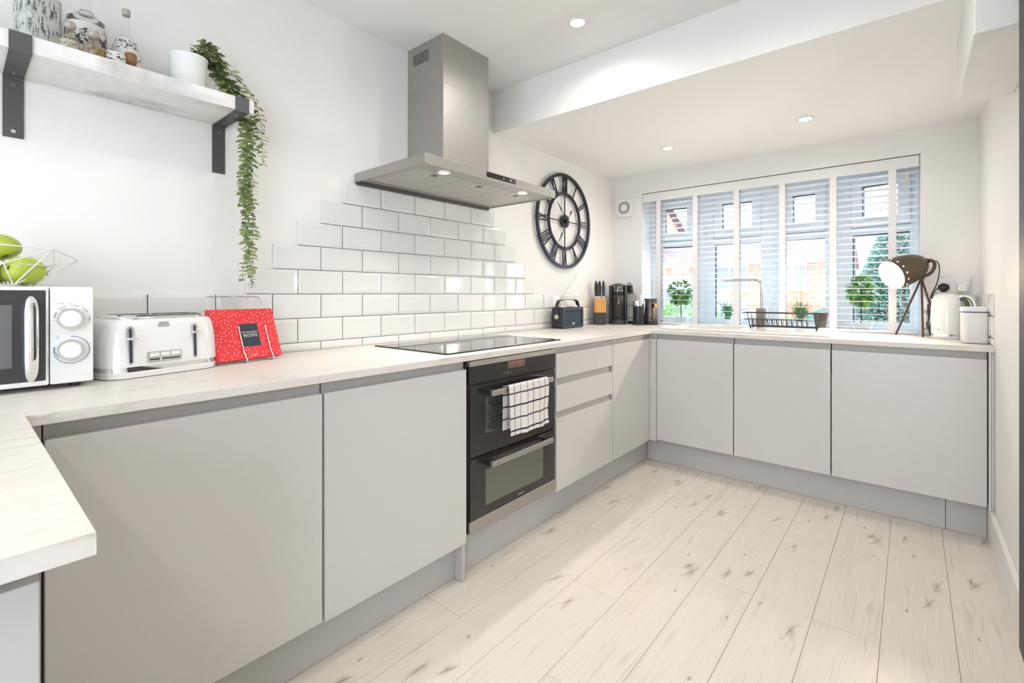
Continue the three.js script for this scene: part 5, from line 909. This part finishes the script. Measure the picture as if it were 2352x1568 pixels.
// ---------------------------------------------------------------- outside
{
  const G = -0.15, paving = dataTex(256, 256, (u, v) => { const n = (fbm(u * 40, v * 40, 40, 40, 7, 3) - 0.5) * 40; return [214 + n * 0.6, 211 + n * 0.6, 206 + n * 0.6]; });
  paving.repeat.set(1, 1);
  struct('ground', metric(b6(-60, 60, G - 0.2, G, -70, -4.06), 0.5), std(1, 1, 1, 0.9, 0, { map: paving }));
  struct('ground_terrace', metric(merge([b6(-12, 16, G - 0.2, G, ZEND + 0.21, 26), b6(XE + 0.21, 16, G - 0.2, G, -3.9, ZEND + 0.21)]), 0.5), std(1, 1, 1, 0.9, 0, { map: paving }));
  const brickTex = canvasTex(512, 512, (x, w, h) => { x.fillStyle = '#d8c6b4'; x.fillRect(0, 0, w, h); let q = 3; const R = () => (q = (q * 1664525 + 1013904223) >>> 0) / 4294967296; for (let r = 0; r < 16; r++) for (let c = -1; c < 5; c++) { const k = R() * 34; x.fillStyle = `rgb(${186 + k | 0},${112 + k * 0.9 | 0},${84 + k * 0.8 | 0})`; x.fillRect(c * 112 + (r % 2) * 56, r * 32, 106, 27); } });
  brickTex.wrapS = brickTex.wrapT = THREE.RepeatWrapping;
  const brick = std(0.86, 0.77, 0.77, 0.85, 0, { map: brickTex }), roofTex = canvasTex(256, 256, (x, w, h) => { for (let r = 0; r < 8; r++) for (let c = -1; c < 5; c++) { const k = hash(c + 2, r, 8) * 40; x.fillStyle = `rgb(${128 + k | 0},${112 + k | 0},${112 + k | 0})`; x.fillRect(c * 64 + (r % 2) * 32, r * 32, 63, 32); x.fillStyle = '#5a5256'; x.fillRect(c * 64, r * 32 + 29, 64, 3); } });
  roofTex.wrapS = roofTex.wrapT = THREE.RepeatWrapping; const roof = std(0.52, 0.50, 0.56, 0.8, 0, { map: roofTex }), wpaint = std(0.8, 0.8, 0.8, 0.5), gl = phy(0.12, 0.15, 0.18, 0.08, 0);
  const house = (label, x0, x1, zf, dep, wallH, ridge, wins, extra) => {
    const t = thing('house', label, 'house', [(x0 + x1) / 2, G, zf]), w = (x1 - x0) / 2;
    part(t, 'wall', metric(b6(-w, w, 0, wallH, -dep, 0), 0.9), brick);
    const rs = poly([[0.45, wallH - 0.12], [-dep / 2, ridge], [-dep - 0.45, wallH - 0.12], [-dep - 0.45, wallH + 0.02], [-dep / 2, ridge + 0.16], [0.45, wallH + 0.02]]);
    part(t, 'roof', metric(ext(rs, 2 * w + 0.6).rotateY(-Math.PI / 2).translate(w + 0.3, 0, 0), 0.6), roof); part(t, 'gable', [-w + 0.01, w - 0.13].map((x) => metric(ext(poly([[0, wallH - 0.1], [-dep / 2, ridge - 0.02], [-dep, wallH - 0.1]]), 0.12).rotateY(-Math.PI / 2).translate(x + 0.12, 0, 0), 0.9)), brick);
    part(t, 'gutter', b6(-w - 0.3, w + 0.3, wallH - 0.16, wallH + 0.0, 0.40, 0.50), wpaint, 'white gutter and fascia');
    for (const [a, b, y0, y1, bars] of wins) {
      const s = rrect(a, b, y0, y1, 0.01); s.holes.push(rectPath(a + 0.08, (a + b) / 2 - 0.05, y0 + 0.1, y1 - 0.08)); s.holes.push(rectPath((a + b) / 2 + 0.05, b - 0.08, y0 + 0.1, y1 - 0.08));
      const f = part(t, 'window', ext(s, 0.08).translate(0, 0, -0.01), wpaint); part(f, 'pane', b6(a + 0.05, b - 0.05, y0 + 0.05, y1 - 0.05, 0.005, 0.015), gl);
      if (bars) { const g = []; for (let x = a + 0.14; x < b - 0.1; x += 0.085) g.push(b6(x, x + 0.03, y0 + 0.1, y1 - 0.08, 0.018, 0.03)); part(f, 'vertical_blind', g, wpaint); }
      part(f, 'window_sill', b6(a - 0.08, b + 0.08, y0 - 0.08, y0, -0.01, 0.12), wpaint);
    }
    if (extra) extra(t, w); return t;
  };
  house('low brick bungalow with a grey tiled roof across the road, behind the dish rack', -7.6, -0.35, -22, 7, 2.68, 4.5, [[1.75, 2.75, 1.5, 2.58, true], [-0.9, 0.6, 1.45, 2.58, false]], (t) => part(t, 'garage_door', [b6(-3.2, -1.2, 0.02, 2.2, 0, 0.05), ...[0.5, 1.0, 1.5].map((y) => b6(-3.2, -1.2, y, y + 0.03, 0.05, 0.06))], wpaint));
  house('tall brick house with white windows across the road, behind the left end of the blind', -17, -8.9, -21, 8, 5.0, 7.2, [[1.6, 3.2, 3.2, 4.4, false], [-1.4, 0.2, 3.2, 4.4, false], [1.2, 3.4, 0.9, 2.3, true], [-1.6, 0.4, 0.9, 2.3, false]], (t) => part(t, 'canopy', b6(0.4, 4.2, 2.5, 2.75, 0.0, 0.9), wpaint));
  house('distant brick house with a grey gable seen through the third top window', 1.6, 9.5, -30, 8, 3.4, 6.6, [[-2.6, -1.2, 1.2, 2.4, false], [0.6, 2.4, 1.2, 2.4, false]]);
  solo('garden_wall', [metric(b6(-2.6, 1.05, G, 0.86, -13.22, -13), 0.9), b6(-2.65, 1.1, 0.86, 0.92, -13.26, -12.96)], brick, 'low brick garden wall in front of the bungalow', 'wall');
  // car
  const t = thing('car', 'pale blue-grey car parked outside, behind the tap spout', 'car', [-1.75, G, -9.6]);
  const side = new THREE.Shape(); [[-1.95, 0.28], [-2.0, 0.62], [-1.86, 0.92], [-1.5, 1.0], [-1.25, 1.02], [-0.75, 1.38], [-0.3, 1.46], [0.35, 1.44], [0.8, 1.28], [1.25, 0.98], [1.75, 0.86], [2.0, 0.66], [2.02, 0.34], [1.9, 0.26]].forEach(([x, y], i) => i ? side.lineTo(x, y) : side.moveTo(x, y)); side.closePath();
  part(t, 'body', ext(side, 1.66, 0.08, 3).translate(0, 0, -0.83), phy(0.22, 0.30, 0.36, 0.25, 0.3, { clearcoat: 0.5 }));
  part(t, 'windscreen', ext(poly([[0.40, 1.425], [0.79, 1.285], [1.22, 1.0], [1.245, 1.0], [0.82, 1.31], [0.42, 1.45]]), 1.36).translate(0, 0, -0.68), gl); part(t, 'side_window', [0.831, -0.845].map((z) => ext(poly([[-1.05, 1.04], [-0.68, 1.34], [-0.28, 1.41], [0.33, 1.39], [0.72, 1.25], [1.05, 1.02]]), 0.014).translate(0, 0, z)), gl); part(t, 'rear_window', ext(poly([[-0.8, 1.37], [-1.22, 1.05], [-1.26, 1.05], [-0.82, 1.40]]), 1.3).translate(0, 0, -0.65), gl);
  for (const [x, z] of [[-1.25, 0.78], [-1.25, -0.78], [1.3, 0.78], [1.3, -0.78]]) { const w = part(t, 'wheel', new THREE.CylinderGeometry(0.31, 0.31, 0.2, 28).rotateX(Math.PI / 2).translate(x, 0.31, z), mat.blackMatte); part(w, 'hub_cap', new THREE.CylinderGeometry(0.19, 0.19, 0.21, 20).rotateX(Math.PI / 2).translate(x, 0.31, z), mat.steelMatte); }
  part(t, 'headlight', [0.6, -0.6].map((z) => new THREE.SphereGeometry(0.13, 14, 10).scale(0.6, 0.5, 1).translate(1.9, 0.72, z)), mat.chromeSoft); part(t, 'wing_mirror', [0.9, -0.9].map((z) => bx(0.1, 0.13, 0.16, 0.75, 1.05, z, 0.04)), phy(0.22, 0.30, 0.36, 0.25, 0.3));
  // shrubs and conifers
  const bushy = (name, label, cat, x, z, H, R, n, col, cone, trunk = true) => {
    const o = thing(name, label, cat, [x, G, z]), p = [], c = [];
    if (trunk) part(o, 'trunk', cyl(R * 0.05, R * 0.09, H * 0.5, 0, 0, 0, 10), std(0.12, 0.08, 0.05, 0.9));
    for (let i = 0; i < n; i++) {
      const h = cone ? 1 - Math.sqrt(rnd()) * 0.97 : rnd(), a = rr(0, 6.283), rad = R * (cone ? (1 - h) * 0.9 + 0.08 : Math.sqrt(Math.max(0.04, 1 - (2 * h - 1) ** 2))) * (0.55 + 0.45 * Math.sqrt(rnd())), ctr = V(Math.cos(a) * rad, 0.06 + h * H, Math.sin(a) * rad), s = R * rr(0.022, 0.055), d = V(Math.cos(a), rr(-0.2, 0.8), Math.sin(a)).normalize(), e = V(rr(-1, 1), rr(-1, 1), rr(-1, 1)).cross(d).normalize(), f = d.clone().cross(e);
      const A = ctr.clone().addScaledVector(d, -s), B = ctr.clone().addScaledVector(e, s * 0.45).addScaledVector(f, s * 0.1), C = ctr.clone().addScaledVector(d, s * 1.2), D = ctr.clone().addScaledVector(e, -s * 0.45).addScaledVector(f, s * 0.1), k = rr(0.6, 1.35);
      for (const q of [A, B, C, A, C, D]) { p.push(q.x, q.y, q.z); c.push(col[0] * k, col[1] * k, col[2] * k); }
    }
    const g = new THREE.BufferGeometry(); g.setAttribute('position', new THREE.Float32BufferAttribute(p, 3)); g.setAttribute('color', new THREE.Float32BufferAttribute(c, 3)); g.computeVertexNormals();
    const m = shade(new THREE.Mesh(g, new THREE.MeshStandardMaterial({ vertexColors: true, roughness: 0.7, side: THREE.DoubleSide }))); m.name = 'foliage'; m.userData.kind = 'stuff'; o.add(m); return o;
  };
  seed = 31337; const teal = [0.17, 0.28, 0.235], grn = [0.17, 0.34, 0.10];
  bushy('conifer', 'blue-green conifer outside, seen behind the tripod lamp and its plant', 'tree', 1.78, -8.6, 2.35, 0.95, 36000, teal, true);
  bushy('conifer', 'larger blue-green conifer outside at the right end of the window', 'tree', 4.1, -11.5, 2.5, 0.95, 12000, teal, true);
  bushy('shrub', 'round green shrub outside behind the left planter', 'shrub', -0.35, -6.4, 1.15, 0.55, 11000, grn, false);
  bushy('shrub', 'low green shrub outside behind the second pane, beside the car', 'shrub', 0.45, -7.4, 1.0, 0.42, 8000, [0.24, 0.38, 0.14], false);
  bushy('shrub', 'low blue-green shrub outside behind the dish rack', 'shrub', 0.72, -11.2, 0.95, 0.5, 9000, teal, false);
}

renderer.render(scene, camera);
